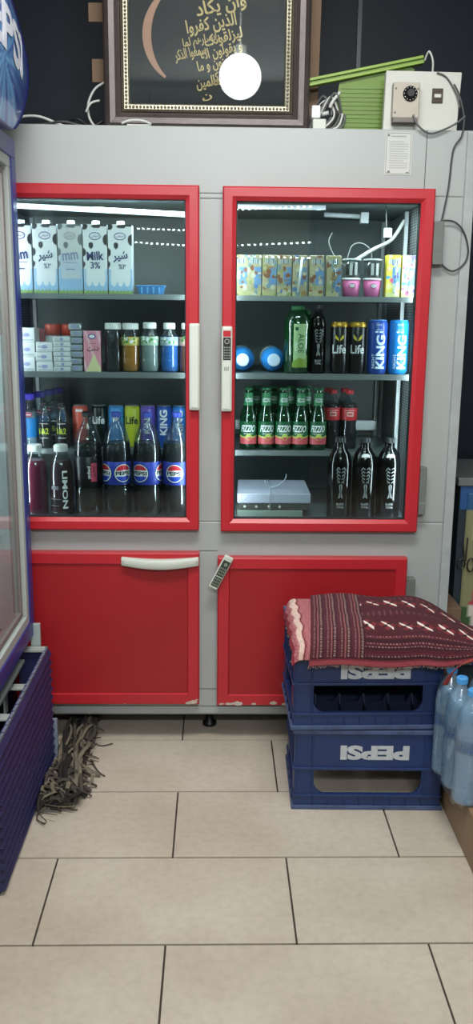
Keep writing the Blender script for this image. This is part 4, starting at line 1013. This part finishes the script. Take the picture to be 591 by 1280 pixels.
# ------------------------------------------------------------------ blue drink cooler at the left
CL = thing('drink_cooler', (-.88, 2.31, 0), 'blue glass-door drink cooler with rounded lit sign, standing at the left edge', 'cooler')
def L(mb): 
    mb.v = [(x + .88, y - 2.31, z) for x, y, z in mb.v]; return mb
BLU = mat('cooler_blue', '#28347f', .35, noise=.10, scale=6); BLU2 = mat('cooler_blue_dark', '#262a55', .5, noise=.15, scale=12)
GRF = mat('cooler_gasket', '#a8aeaa', .5, noise=.08, scale=4); LINW = mat('cooler_liner', '#c9d2d2', .5)
mb = MB(); mb.box(-1.24, -.625, 1.955, 1.985, .40, 1.89); mb.box(-1.24, -.625, 2.645, 2.675, .40, 1.89); mb.box(-1.24, -1.21, 1.985, 2.645, .40, 1.89); mb.box(-1.21, -.625, 1.985, 2.645, 1.85, 1.89); mb.box(-1.21, -.625, 1.985, 2.645, .40, .44)
L(mb).build('body', BLU, CL, bevel=.003)
mb = MB(); mb.box(-1.24, -.63, 1.96, 2.64, .05, .30); L(mb).build('compressor_box', BLACK, CL)
mb = MB(); mb.box(-1.207, -1.203, 1.99, 2.64, .45, 1.84); L(mb).build('liner', LINW, CL)
mb = MB(); mb.box(-1.20, -.63, 2.638, 2.644, .45, 1.84); L(mb).build('side_liner', LINW, CL)
mb = MB(); mb.box(-1.20, -.63, 1.986, 1.992, .45, 1.84); L(mb).build('side_liner', LINW, CL)
for z in (.75, 1.10, 1.45):
    mb = MB(); [mb.box(-1.20, -.66, 2.0 + k * .032, 2.004 + k * .032, z, z + .004) for k in range(20)]; mb.box(-.664, -.658, 1.99, 2.64, z, z + .006); mb.box(-1.20, -1.194, 1.99, 2.64, z, z + .006); L(mb).build('wire_shelf', LINW, CL)
def ring_yz(y0, y1, z0, z1, wd, x0, x1):
    mb = MB(); mb.box(x0, x1, y0, y1, z0, z0 + wd); mb.box(x0, x1, y0, y1, z1 - wd, z1); mb.box(x0, x1, y0, y0 + wd, z0 + wd, z1 - wd); mb.box(x0, x1, y1 - wd, y1, z0 + wd, z1 - wd); return mb
dd = L(ring_yz(1.955, 2.678, .425, 1.893, .052, -.622, -.575)).build('door', BLU, CL, bevel=.003)
L(ring_yz(2.005, 2.628, .475, 1.843, .030, -.612, -.580)).build('door_gasket', GRF, dd, bevel=.002)
L(ring_yz(2.038, 2.595, .508, 1.810, .016, -.618, -.592)).build('inner_gasket', mat('gasket_taupe', '#776c68', .5), dd, bevel=.002)
mb = MB(); mb.box(-.604, -.598, 2.05, 2.582, .52, 1.80); L(mb).build('glass_pane', clear('cooler_glass', tint='#eef4f2', refl=.10, rough=.10, opacity=.10, col='#c3cfcd'), dd)
mb = MB(); mb.box(-.574, -.560, 1.99, 2.02, .95, 1.35); L(mb).build('handle', mat('dark_handle', '#1a1d24', .4), dd, bevel=.004)
# kick grille
mb = MB(); n = 13
for k in range(n):
    z0 = .012 + k * .029; mb.add([(-.532, y, z0) for y in (1.95, 2.645)] + [(-.518, y, z0 + .005) for y in (1.95, 2.645)] + [(-.532, y, z0 + .027) for y in (1.95, 2.645)] + [(-.540, y, z0 + .027) for y in (1.95, 2.645)] + [(-.540, y, z0) for y in (1.95, 2.645)],
           [(0, 1, 3, 2), (2, 3, 5, 4), (4, 5, 7, 6), (6, 7, 9, 8), (8, 9, 1, 0), (0, 2, 4, 6, 8), (1, 9, 7, 5, 3)])
mb.box(-.5335, -.5400, 1.95, 2.645, .0, .385)
L(mb).build('kick_grille', BLU2, CL)
mb = MB(); mb.box(-.62, -.54, 2.630, 2.645, .0, .378); L(mb).build('grille_end_plate', BLU2, CL)
mb = MB(); mb.box(-.625, -.531, 2.612, 2.648, .383, .389); L(mb).build('grille_lip', GRF, CL)
mb = MB()
for k in range(34): y = 1.955 + k * .0203; mb.box(-.5355, -.5285, y, y + .0155, .384, .390 + .002 * (k % 2))
L(mb).build('serrated_edge', mat('scuffed_edge', '#6f7384', .6, noise=.3, scale=60), CL)
for y in (2.06, 2.22, 2.42):
    mb = MB(); mb.box(-.622, -.545, y, y + .035, .340, .346); mb.box(-.622, -.616, y, y + .035, .26, .346); L(mb).build('bracket', GRF, CL, bevel=.001)
mb = MB(); mb.box(-.64, -.585, 2.02, 2.56, .372, .380); L(mb).build('drip_rail', mat('rail_grey', '#7f8885', .5), CL)
mb = MB(); mb.box(-.555, -.512, 2.655, 2.668, .0, .135); L(mb).build('foot_panel', mat('foot_panel_paint', '#8d98ab', .5, noise=.2, scale=40), CL, bevel=.001)
mb = MB(); mb.box(-.585, -.555, 2.655, 2.670, .385, .46); L(mb).build('hinge_plate', mat('hinge_pale', '#a3b0ae', .4), CL, bevel=.002)
# domed sign on top
OH = [(0, .205), (.09, .186), (.169, .140), (.245, .110), (.325, .065), (.358, .030), (.367, 0), (.358, -.030), (.334, -.060), (.259, -.127), (.190, -.166), (.150, -.182), (.08, -.187), (0, -.187)]
OPL = [p for p in OH] + [(-x, z) for x, z in reversed(OH[1:-1])]
def outline(a):
    dx, dz = math.cos(a), math.sin(a); best = .3
    for i in range(len(OPL)):
        (x1, z1), (x2, z2) = OPL[i], OPL[(i + 1) % len(OPL)]
        den = dx * (z2 - z1) - dz * (x2 - x1)
        if abs(den) < 1e-9: continue
        t_ = (x1 * (z2 - z1) - z1 * (x2 - x1)) / den; u_ = (x1 * dz - z1 * dx) / den
        if t_ > 0 and -1e-6 <= u_ <= 1 + 1e-6: best = t_
    return dx * best, dz * best
SC = Vector((-.88, 2.31, 0)); ZC = 2.062
def sign_fn(u, v):
    y, z = outline(2 * PI * u); x = -.530 + .032 * (1 - v * v)
    return Vector((x, 2.31 + y * v * .985, ZC + z * v * .985)) - SC
SIGN = painted('sign_print', .3, coat=.4)
def sign_col(u, v):
    y, z = outline(2 * PI * u); y *= v; z *= v
    ang = math.atan2(z + .06, y + .05); ray_ = .5 + .5 * math.sin(ang * 17) * math.sin(ang * 7 + 1); d_ = math.hypot(y + .05, z + .06)
    k = ray_ * max(0, 1 - d_ / .40); a, b_, c_ = hexc('#2c3a9c'), hexc('#7fc8ee'), hexc('#8f9ad0')
    q = max(0, min(1, (z - .07) / .12))
    base = [a[i] * (1 - q) + c_[i] * q for i in range(3)]
    return tuple(base[i] * (1 - k) + b_[i] * k for i in range(3))
sg = painted_grid(180, 26, sign_fn, sign_col, 'sign_face', SIGN, CL)
mb = MB(); n = 72; vs = []
for x, k in ((-.530, .985), (-.526, 1.0), (-.536, 1.01), (-.570, 1.0), (-.576, .96), (-.72, .95), (-.80, .9)):
    for i in range(n): y, z = outline(2 * PI * i / n); vs.append((x, 2.31 + y * k, max(ZC + z * k, 1.8935 if x < -.571 else 0)))
fs = [(r_ * n + k, r_ * n + (k + 1) % n, (r_ + 1) * n + (k + 1) % n, (r_ + 1) * n + k) for r_ in range(6) for k in range(n)] + [tuple(6 * n + k for k in range(n))]
mb.add(vs, fs, 0, True); L(mb).build('sign_housing', mat('housing_blue', '#222a66', .35), CL)
d = Decal(); d.text('PEPSI', -.050, -.004, .112, 0, 0, wid=.47, bold=.035, shear=.06, rot=-.07)
def sign_map(x, y, dd_):
    q_ = outline(math.atan2(y + .018, x + 1e-6)); rr_ = min(1, math.hypot(x, y + .018) / (math.hypot(*q_) * .985)); return Vector((-.530 + .032 * (1 - rr_ ** 2) + .0015 + dd_, 2.31 + x, ZC + .018 + y)) - SC
d.build('lettering', sign_map, [mat('sign_white', '#dfe3ef', .4)], CL, step=.02)
MB().box(.16, .30, -.1, .1, 1.89, 1.897).build('sign_base', BLACK, CL)
for k, (y, lb) in enumerate(((2.43, 'orange drink bottle standing inside the blue cooler, farther one'), (2.52, 'orange drink bottle inside the blue cooler at its far end'))):
    bottle('orange_drink', (-.72, y, .4405), lb, 'bottle', 'orange bottles in the blue cooler', [(.030, 0), (.034, .006), (.034, .16), (.02, .20), (.0145, .215), (.0145, .232)], .18, mat('orange_soda', '#d8891c', .2), (.017, .016), capm=mat('orange_cap', '#d87a1c', .4))

# ------------------------------------------------------------------ on top of the refrigerator
ZT_ = 1.9575
fr = thing('picture_frame', (-.0345, 2.86, ZT_), 'large brown picture frame with gold Arabic calligraphy on black, on top of refrigerator', 'picture')
mb = MB(); FW, FH = .307, .86
def fprof(pr, m, name, mt, bev=0.0):
    mb = MB(); rings = []
    for d_, y in pr: rings.append([(sx * (FW - d_), y, (d_ if sz == 0 else FH - d_)) for sx, sz in ((-1, 0), (1, 0), (1, 1), (-1, 1))])
    vs = [v for r in rings for v in r]; n = len(rings)
    fs = [(i * 4 + k, i * 4 + (k + 1) % 4, ((i + 1) % n) * 4 + (k + 1) % 4, ((i + 1) % n) * 4 + k) for i in range(n) for k in range(4)]
    mb.add(vs, fs); return mb.build(name, mt, fr)
FRM = mat('frame_brown', '#5b5250', .35, metal=.3, noise=.18, scale=18, bump=.2, bscale=60, col2='#40393a')
fprof([(0, .03), (0, -.004), (.006, -.012), (.018, -.020), (.034, -.018), (.050, -.006), (.052, .03)], 0, 'moulding', FRM)
SILV = mat('frame_silver', '#8f8a78', .3, metal=.75, noise=.2, scale=60)
fprof([(.0515, .02), (.0515, -.008), (.056, -.012), (.060, -.006), (.072, -.004), (.076, -.001), (.077, .02)], 0, 'silver_slip', SILV)
mb = MB(); step_ = .0105
def bead(x, z): mb.lathe([(.0008, -.004), (.0036, -.002), (.0043, .0), (.0036, .002), (.0008, .004)], 8, T=Matrix.Translation((x, -.007, z)) @ Matrix.Rotation(PI / 2, 4, 'X'))
z = .066
while z < FH - .06:
    bead(-(FW - .066), z); bead(FW - .066, z); z += step_
x = -(FW - .066) + step_
while x < FW - .07: bead(x, .066); x += step_
mb.build('bead_row', mat('bead_gold', '#948e7c', .35, metal=.6), fr)
MB().box(-(FW - .07), FW - .07, .010, .022, .07, FH - .07).build('black_mount', mat('mount_black', '#1a1c22', .6, noise=.15), fr)
GLD = mat('calligraphy_gold', '#c9ae72', .4, metal=.2, noise=.1); CPR = mat('crescent_copper', '#b5836a', .4, metal=.2)
d = Decal(); cx, cz, R = .040, .262 + .01, .215
# crescent stroke: two arcs meeting at the lower tip
A0, A1 = math.radians(118), math.radians(238)
cx, cz, R = -.052, .268, .140
out_ = [(cx + R * math.cos(A0 + (A1 - A0) * k / 30), cz + R * math.sin(A0 + (A1 - A0) * k / 30)) for k in range(31)]
inn = [(cx + .012 + (R + .002 - .016 * math.sin(PI * k / 30)) * math.cos(A1 - (A1 - A0) * k / 30), cz + (R - .012 * math.sin(PI * k / 30)) * math.sin(A1 - (A1 - A0) * k / 30)) for k in range(1, 30)]
d.poly(out_ + inn, 1)
for txt, x, z, h, w_, rot in (('وان یکاد', .040, .348, .050, .150, .22), ('الذین کفروا', .012, .298, .048, .15, .18), ('لیزلقونک', .048, .262, .040, .115, .25),
                              ('بابصارهم لما', -.018, .252, .036, .11, .20), ('سمعوا الذکر', -.050, .218, .038, .095, .22), ('و یقولون انه', .042, .226, .038, .125, .25),
                              ('لمجنون و ما', .030, .192, .038, .120, .22), ('هو الا ذکر', .058, .160, .034, .09, .25), ('للعالمین', .010, .140, .040, .085, .15), ('ن', .0, .098, .018, .03, .3)):
    d.text(farsi(txt), x, z, h, 0, 1, rot=rot, wid=w_, bold=.02)
d.build('calligraphy', on_front(0, .0098, 0), [GLD, CPR], fr, lift=.0008)
MB().box(-(FW - .071), FW - .071, .004, .007, .071, FH - .071).build('glass_pane', clear('picture_glass', tint='#eef2f2', refl=.05, rough=.0), fr)

t = thing('cardboard_sheet', (0, 2.93, ZT_), 'tan cardboard sheet standing behind the picture frame', 'cardboard')
mb = MB(); mb.prism([(-.30, 0), (.305, 0), (.312, .75), (-.30, .75), (-.30, .372), (-.392, .370), (-.392, .318), (-.30, .318), (-.30, .215), (-.385, .215), (-.385, .150), (-.30, .150)], lambda x, z, d_: Vector((x, d_, z)), 0, .005)
mb.build('sheet', CARD, t)

# green plastic blade leaning behind the switch board
t = thing('green_scraper', (.42, 2.885, ZT_), 'bright green plastic panel with a long slanted rail, behind the white switch board', 'plastic panel')
GRN = mat('green_plastic_panel', '#66852a', .45, noise=.08, scale=12); GRN2 = mat('green_rail', '#86a63c', .4)
mb = MB(); mb.prism([(-.075, .001), (.075, .001), (.172, .190), (.150, .200), (-.055, .148)], lambda x, z, d_: Vector((x, d_, z)), 0, .006)
for k in range(11):
    z = .012 + k * .012; xa = -.072 + z * .13; mb.box(xa + .004, .075 + z * .3, -.0022, 0, z, z + .004)
mb.build('blade', GRN, t)
mb = MB(); a = Vector((-.185, 0, .138)); b_ = Vector((.195, 0, .215)); ax = (b_ - a).normalized(); up = Vector((-ax.z, 0, ax.x))
for lo, hi, y0, y1, m in ((-.011, -.003, -.016, .012, 0), (-.003, .003, -.010, .012, 1), (.003, .011, -.016, .012, 0)):
    vs = [p + up * q + Vector((0, y, 0)) for y in (y0, y1) for p, q in ((a, lo), (b_, lo), (b_, hi), (a, hi))]
    mb.add(vs, [(0, 1, 2, 3), (7, 6, 5, 4), (0, 4, 5, 1), (1, 5, 6, 2), (2, 6, 7, 3), (3, 7, 4, 0)], m)
mb.lathe([(.012, -.016), (.012, .012)], 16, T=Matrix.Translation(a) @ Matrix.Rotation(-PI / 2, 4, 'X'))
mb.build('rail', [GRN2, GRN], t, bevel=.001)

# white switch board with thermostat
t = thing('switch_board', (.600, 2.805, ZT_), 'white switch board with a thermostat dial and a rocker switch', 'switch board')
mb = MB(); mb.prism([(-.111, .001), (.110, .001), (.116, .164), (-.108, .166)], lambda x, z, d_: Vector((x, d_, z)), 0, .028)
mb.build('board', mat('board_white', '#c6c7c0', .5, noise=.05), t, bevel=.003)
mb = MB(); mb.box(-.090, -.012, -.030, 0, .030, .128); o = mb.build('thermostat', mat('thermostat_beige', '#b3ac9f', .5), t, bevel=.003)
mb = MB(); mb.box(-.088, -.016, -.034, -.002, .018, .030); mb.build('thermostat_foot', mat('foot_grey', '#6e6a64', .5), o)
mb = MB(); T = Matrix.Translation((-.041, -.030, .096)) @ Matrix.Rotation(PI / 2, 4, 'X')
mb.lathe([(.021, 0), (.021, .004), (.012, .006), (.012, .014), (.010, .016)], 28, T=T); kn = mb.build('dial', BLACK, o)
d = Decal()
for k in range(12): a_ = 2 * PI * k / 12; d.disc(.0165 * math.cos(a_), .0165 * math.sin(a_), .0018, 0)
d.build('dial_marks', on_front(-.041, -.0345, .096), [WHITE], kn)
for x, z in ((-.083, .110), (-.083, .045), (-.018, .110)): mb = MB(); mb.lathe([(.003, 0), (.003, .002)], 10, T=Matrix.Translation((x, -.030, z)) @ Matrix.Rotation(PI / 2, 4, 'X')); mb.build('screw', GREYM, o)
mb = MB(); mb.box(.030, .062, -.004, 0, .078, .118); o = mb.build('rocker_switch', mat('switch_brown', '#3b2c22', .5), t, bevel=.001)
mb = MB(); mb.box(.036, .056, -.008, -.003, .092, .102); mb.build('rocker', HANDLE, o, bevel=.001)

# cables on the top
def cable(pts, r, m, label, name='cable'): return tag(MB().tube(smooth_path(pts, 7), r, 7).build(name, m), label, 'cable')
ZC2 = ZT_ + .004
cable([(.57, 2.770, 1.995), (.585, 2.764, 1.965), (.62, 2.768, 1.945), (.66, 2.770, 1.955), (.70, 2.772, 1.975), (.725, 2.775, 1.995)], .003, WIRE_G, 'grey cable sagging under the switch board')
cable([(.690, 2.79, 2.085), (.708, 2.785, 2.05), (.722, 2.775, 1.99), (.717, 2.772, 1.94), (.695, 2.773, 1.90), (.688, 2.774, 1.80), (.676, 2.772, 1.72), (.664, 2.772, 1.66), (.662, 2.771, 1.62), (.68, 2.770, 1.575), (.715, 2.770, 1.555), (.75, 2.770, 1.58), (.757, 2.769, 1.62), (.74, 2.768, 1.67), (.71, 2.766, 1.697), (.675, 2.764, 1.70), (.655, 2.764, 1.69)], .0027, mat('dark_grey_cable', '#3d3f40', .5), 'dark grey cable running down the right corner and looping beside the hinge')
cable([(.615, 2.86, 2.165), (.622, 2.84, 2.185), (.635, 2.84, 2.16), (.638, 2.85, 2.125)], .003, WIRE_W, 'white cord looped over the end of the green rail')
cable([(.640, 2.80, 2.118), (.670, 2.80, 2.105), (.700, 2.795, 2.06), (.712, 2.79, 2.02)], .0022, WIRE_G, 'thin grey wire curving over the face of the switch board')
cable([(-.60, 2.84, ZC2 + .02), (-.575, 2.85, ZC2 + .030), (-.53, 2.85, ZC2 + .028), (-.47, 2.86, ZC2 + .008), (-.42, 2.86, ZC2), (-.36, 2.865, ZC2)], .004, WIRE_W, 'white cable arching over the top left of the refrigerator')
cable([(-.345, 2.90, 2.10), (-.375, 2.90, 2.08), (-.395, 2.90, 2.04), (-.393, 2.90, 2.00), (-.37, 2.88, 1.968), (-.34, 2.86, ZC2)], .0038, WIRE_W, 'white cable looping up beside the left side of the picture frame')
cable([(-.40, 2.88, ZC2 + .05), (-.385, 2.88, ZC2 + .075), (-.36, 2.89, ZC2 + .085)], .0035, WIRE_W, 'short white cable end joining the loop beside the frame')
for k, pts in enumerate(([(-.56, 2.88, ZC2), (-.50, 2.90, ZC2 + .015), (-.44, 2.90, ZC2 + .010), (-.36, 2.92, ZC2 + .02)], [(-.58, 2.83, ZC2), (-.52, 2.84, ZC2 + .006), (-.46, 2.83, ZC2 + .012), (-.40, 2.85, ZC2 + .002)], [(-.48, 2.91, ZC2 + .01), (-.43, 2.88, ZC2 + .03), (-.39, 2.89, ZC2 + .012), (-.35, 2.90, ZC2 + .03)])):
    cable(pts, .004, [WIRE_K, mat('dark_grey_cable', '#3d3f40', .5), WIRE_K][k], ['black cable in the back of the tangle left of the picture', 'charcoal cable lying along the front of the tangle left of the picture', 'black cable humped up nearest the picture frame, left side'][k])
cable([(-.285, 2.80, ZC2 + .004), (-.26, 2.797, ZC2 + .012), (-.225, 2.797, ZC2 + .012), (-.20, 2.80, ZC2 + .003), (-.22, 2.803, ZC2), (-.27, 2.803, ZC2)], .0035, WIRE_W, 'short white cable lying in front of the picture frame')
rr = random.Random(21)
names = ['grey', 'white', 'black', 'grey', 'white', 'grey']
for k in range(6):
    x = .288 + k * .012
    pts = [(.275 + k * .004, 2.90, ZC2 + .01), (x, 2.90 - k * .008, ZC2 + .06 + k * .01), (x + .03, 2.88, ZC2 + .105 - k * .012), (x + .055 - k * .004, 2.87, ZC2 + .05), (x + .02, 2.86, ZC2 + .012), (.29, 2.87, ZC2 + .002 + k * .002)]
    cable(pts, .0036, [WIRE_G, WIRE_W, WIRE_K][['grey', 'white', 'black'].index(names[k])], ['outermost grey loop in the cable tangle right of the picture', 'white loop in the cable tangle right of the picture', 'black loop in the cable tangle right of the picture', 'middle grey loop in the cable tangle right of the picture', 'inner white loop in the cable tangle right of the picture', 'innermost grey loop in the cable tangle right of the picture'][k])
cable([(.335, 2.86, 2.03), (.345, 2.86, 2.05), (.365, 2.865, 2.075)], .005, WIRE_W, 'white cable end poking up beside the green panel')
t = thing('power_adapter', (.300, 2.842, ZT_), 'white power adapter lying in the cable tangle right of the picture', 'adapter')
MB().box(-.018, .022, -.015, .02, .0, .035).build('block', HANDLE, t, bevel=.003); MB().box(-.022, .004, -.018, .015, .036, .072).build('plug', WHITE, t, bevel=.004)
MB().tube([(.01, 0, .05), (.03, 0, .055)], .006, 10).build('neck', WIRE_W, t)

# ------------------------------------------------------------------ right background
t = thing('display_stand', (1.10, 3.2, 0), 'waist-high stand at the right edge with metal top lip and colourful poster', 'stand')
MB().box(-.25, .25, -.19, .20, 0, .845).build('cabinet', mat('stand_dark', '#2a3a44', .5), t)
MB().box(-.262, .26, -.205, .21, .846, .875).build('metal_top', mat('lip_metal', '#8f9696', .35, metal=.5), t, bevel=.003)
MB().box(-.248, .25, -.1935, -.190, .76, .844).build('blue_band', mat('band_blue', '#2c5f9c', .5), t)
def post_col(u, v):
    edge = .10 + .03 * math.sin(v * 14)
    if u < edge: return '#2c5f8c' if v > .9 else ('#8d8f6a' if v > .35 else '#3f5f3c')
    if v > .94 - .25 * max(0, .15 - u): return '#c3b06a'
    if u < edge + .10: return '#d8d0a8' if v > .50 else ('#b04a58' if v > .36 else ('#d8d2c6' if v > .24 else '#3a2f80'))
    for cx, cy, a, b_, c in ((.42, .82, .12, .07, '#a8304c'), (.35, .62, .05, .02, '#a85040'), (.6, .45, .2, .1, '#c88a90'), (.5, .2, .25, .12, '#a34a6c'), (.3, .36, .06, .05, '#26304c')):
        if ((u - cx) / a) ** 2 + ((v - cy) / b_) ** 2 < 1: return c
    return '#d3c8a0' if v > .4 else '#c9b0a0'
painted_grid(40, 90, lambda u, v: Vector((-.225 + .47 * u, -.1955 - .004 * math.sin(u * 9), .18 + .64 * v)), post_col, 'poster', painted('poster_print', .5), t, thick=.002)
t = thing('scissors', (.878, 2.995, .575), 'metal scissors hanging on the edge of the poster at the right', 'scissors')
SCM = mat('scissor_metal', '#55504c', .35, metal=.7)
mb = MB(); mb.prism([(0, 0), (.006, .004), (.008, .085), (.003, .09)], lambda x, z, d_: Vector((x, d_, z)), -.004, -.001); mb.build('blade', SCM, t)
mb = MB(); mb.tube([Vector((.022 + .012 * math.cos(a), -.003, -.012 + .024 * math.sin(a))) for a in [2 * PI * k / 16 for k in range(16)]], .003, 6, closed=True); mb.build('finger_loop', SCM, t)
mb = MB(); mb.tube([Vector((-.012 + .013 * math.cos(a), -.003, -.008 + .017 * math.sin(a))) for a in [2 * PI * k / 16 for k in range(16)]], .003, 6, closed=True); mb.build('finger_loop', SCM, t)
mb = MB(); mb.prism([(-.002, .005), (.004, .0), (-.008, .075), (-.011, .07)], lambda x, z, d_: Vector((x, d_, z)), -.001, .001); mb.build('blade', SCM, t)
for k, (z, h, c, lb) in enumerate(((0.0, .20, CARD, 'lower flattened cardboard box in the gap right of the refrigerator'), (.2, .13, mat('cardboard_dark', '#6a5038', .85), 'middle flattened cardboard box in the gap right of the refrigerator'), (.33, .12, CARD, 'top flattened cardboard box in the gap right of the refrigerator'))):
    t = thing('cardboard_box', (.806, 2.86, z), lb, 'box', 'boxes in the gap')
    MB().box(-.032, .034, 0, .3, .001, h - .002).build('box', c, t, bevel=.003)
    MB().box(-.030, .030, -.0015, .0, h * .4, h * .5).build('tape', mat('tape_brown', '#9a7c52', .4), t)
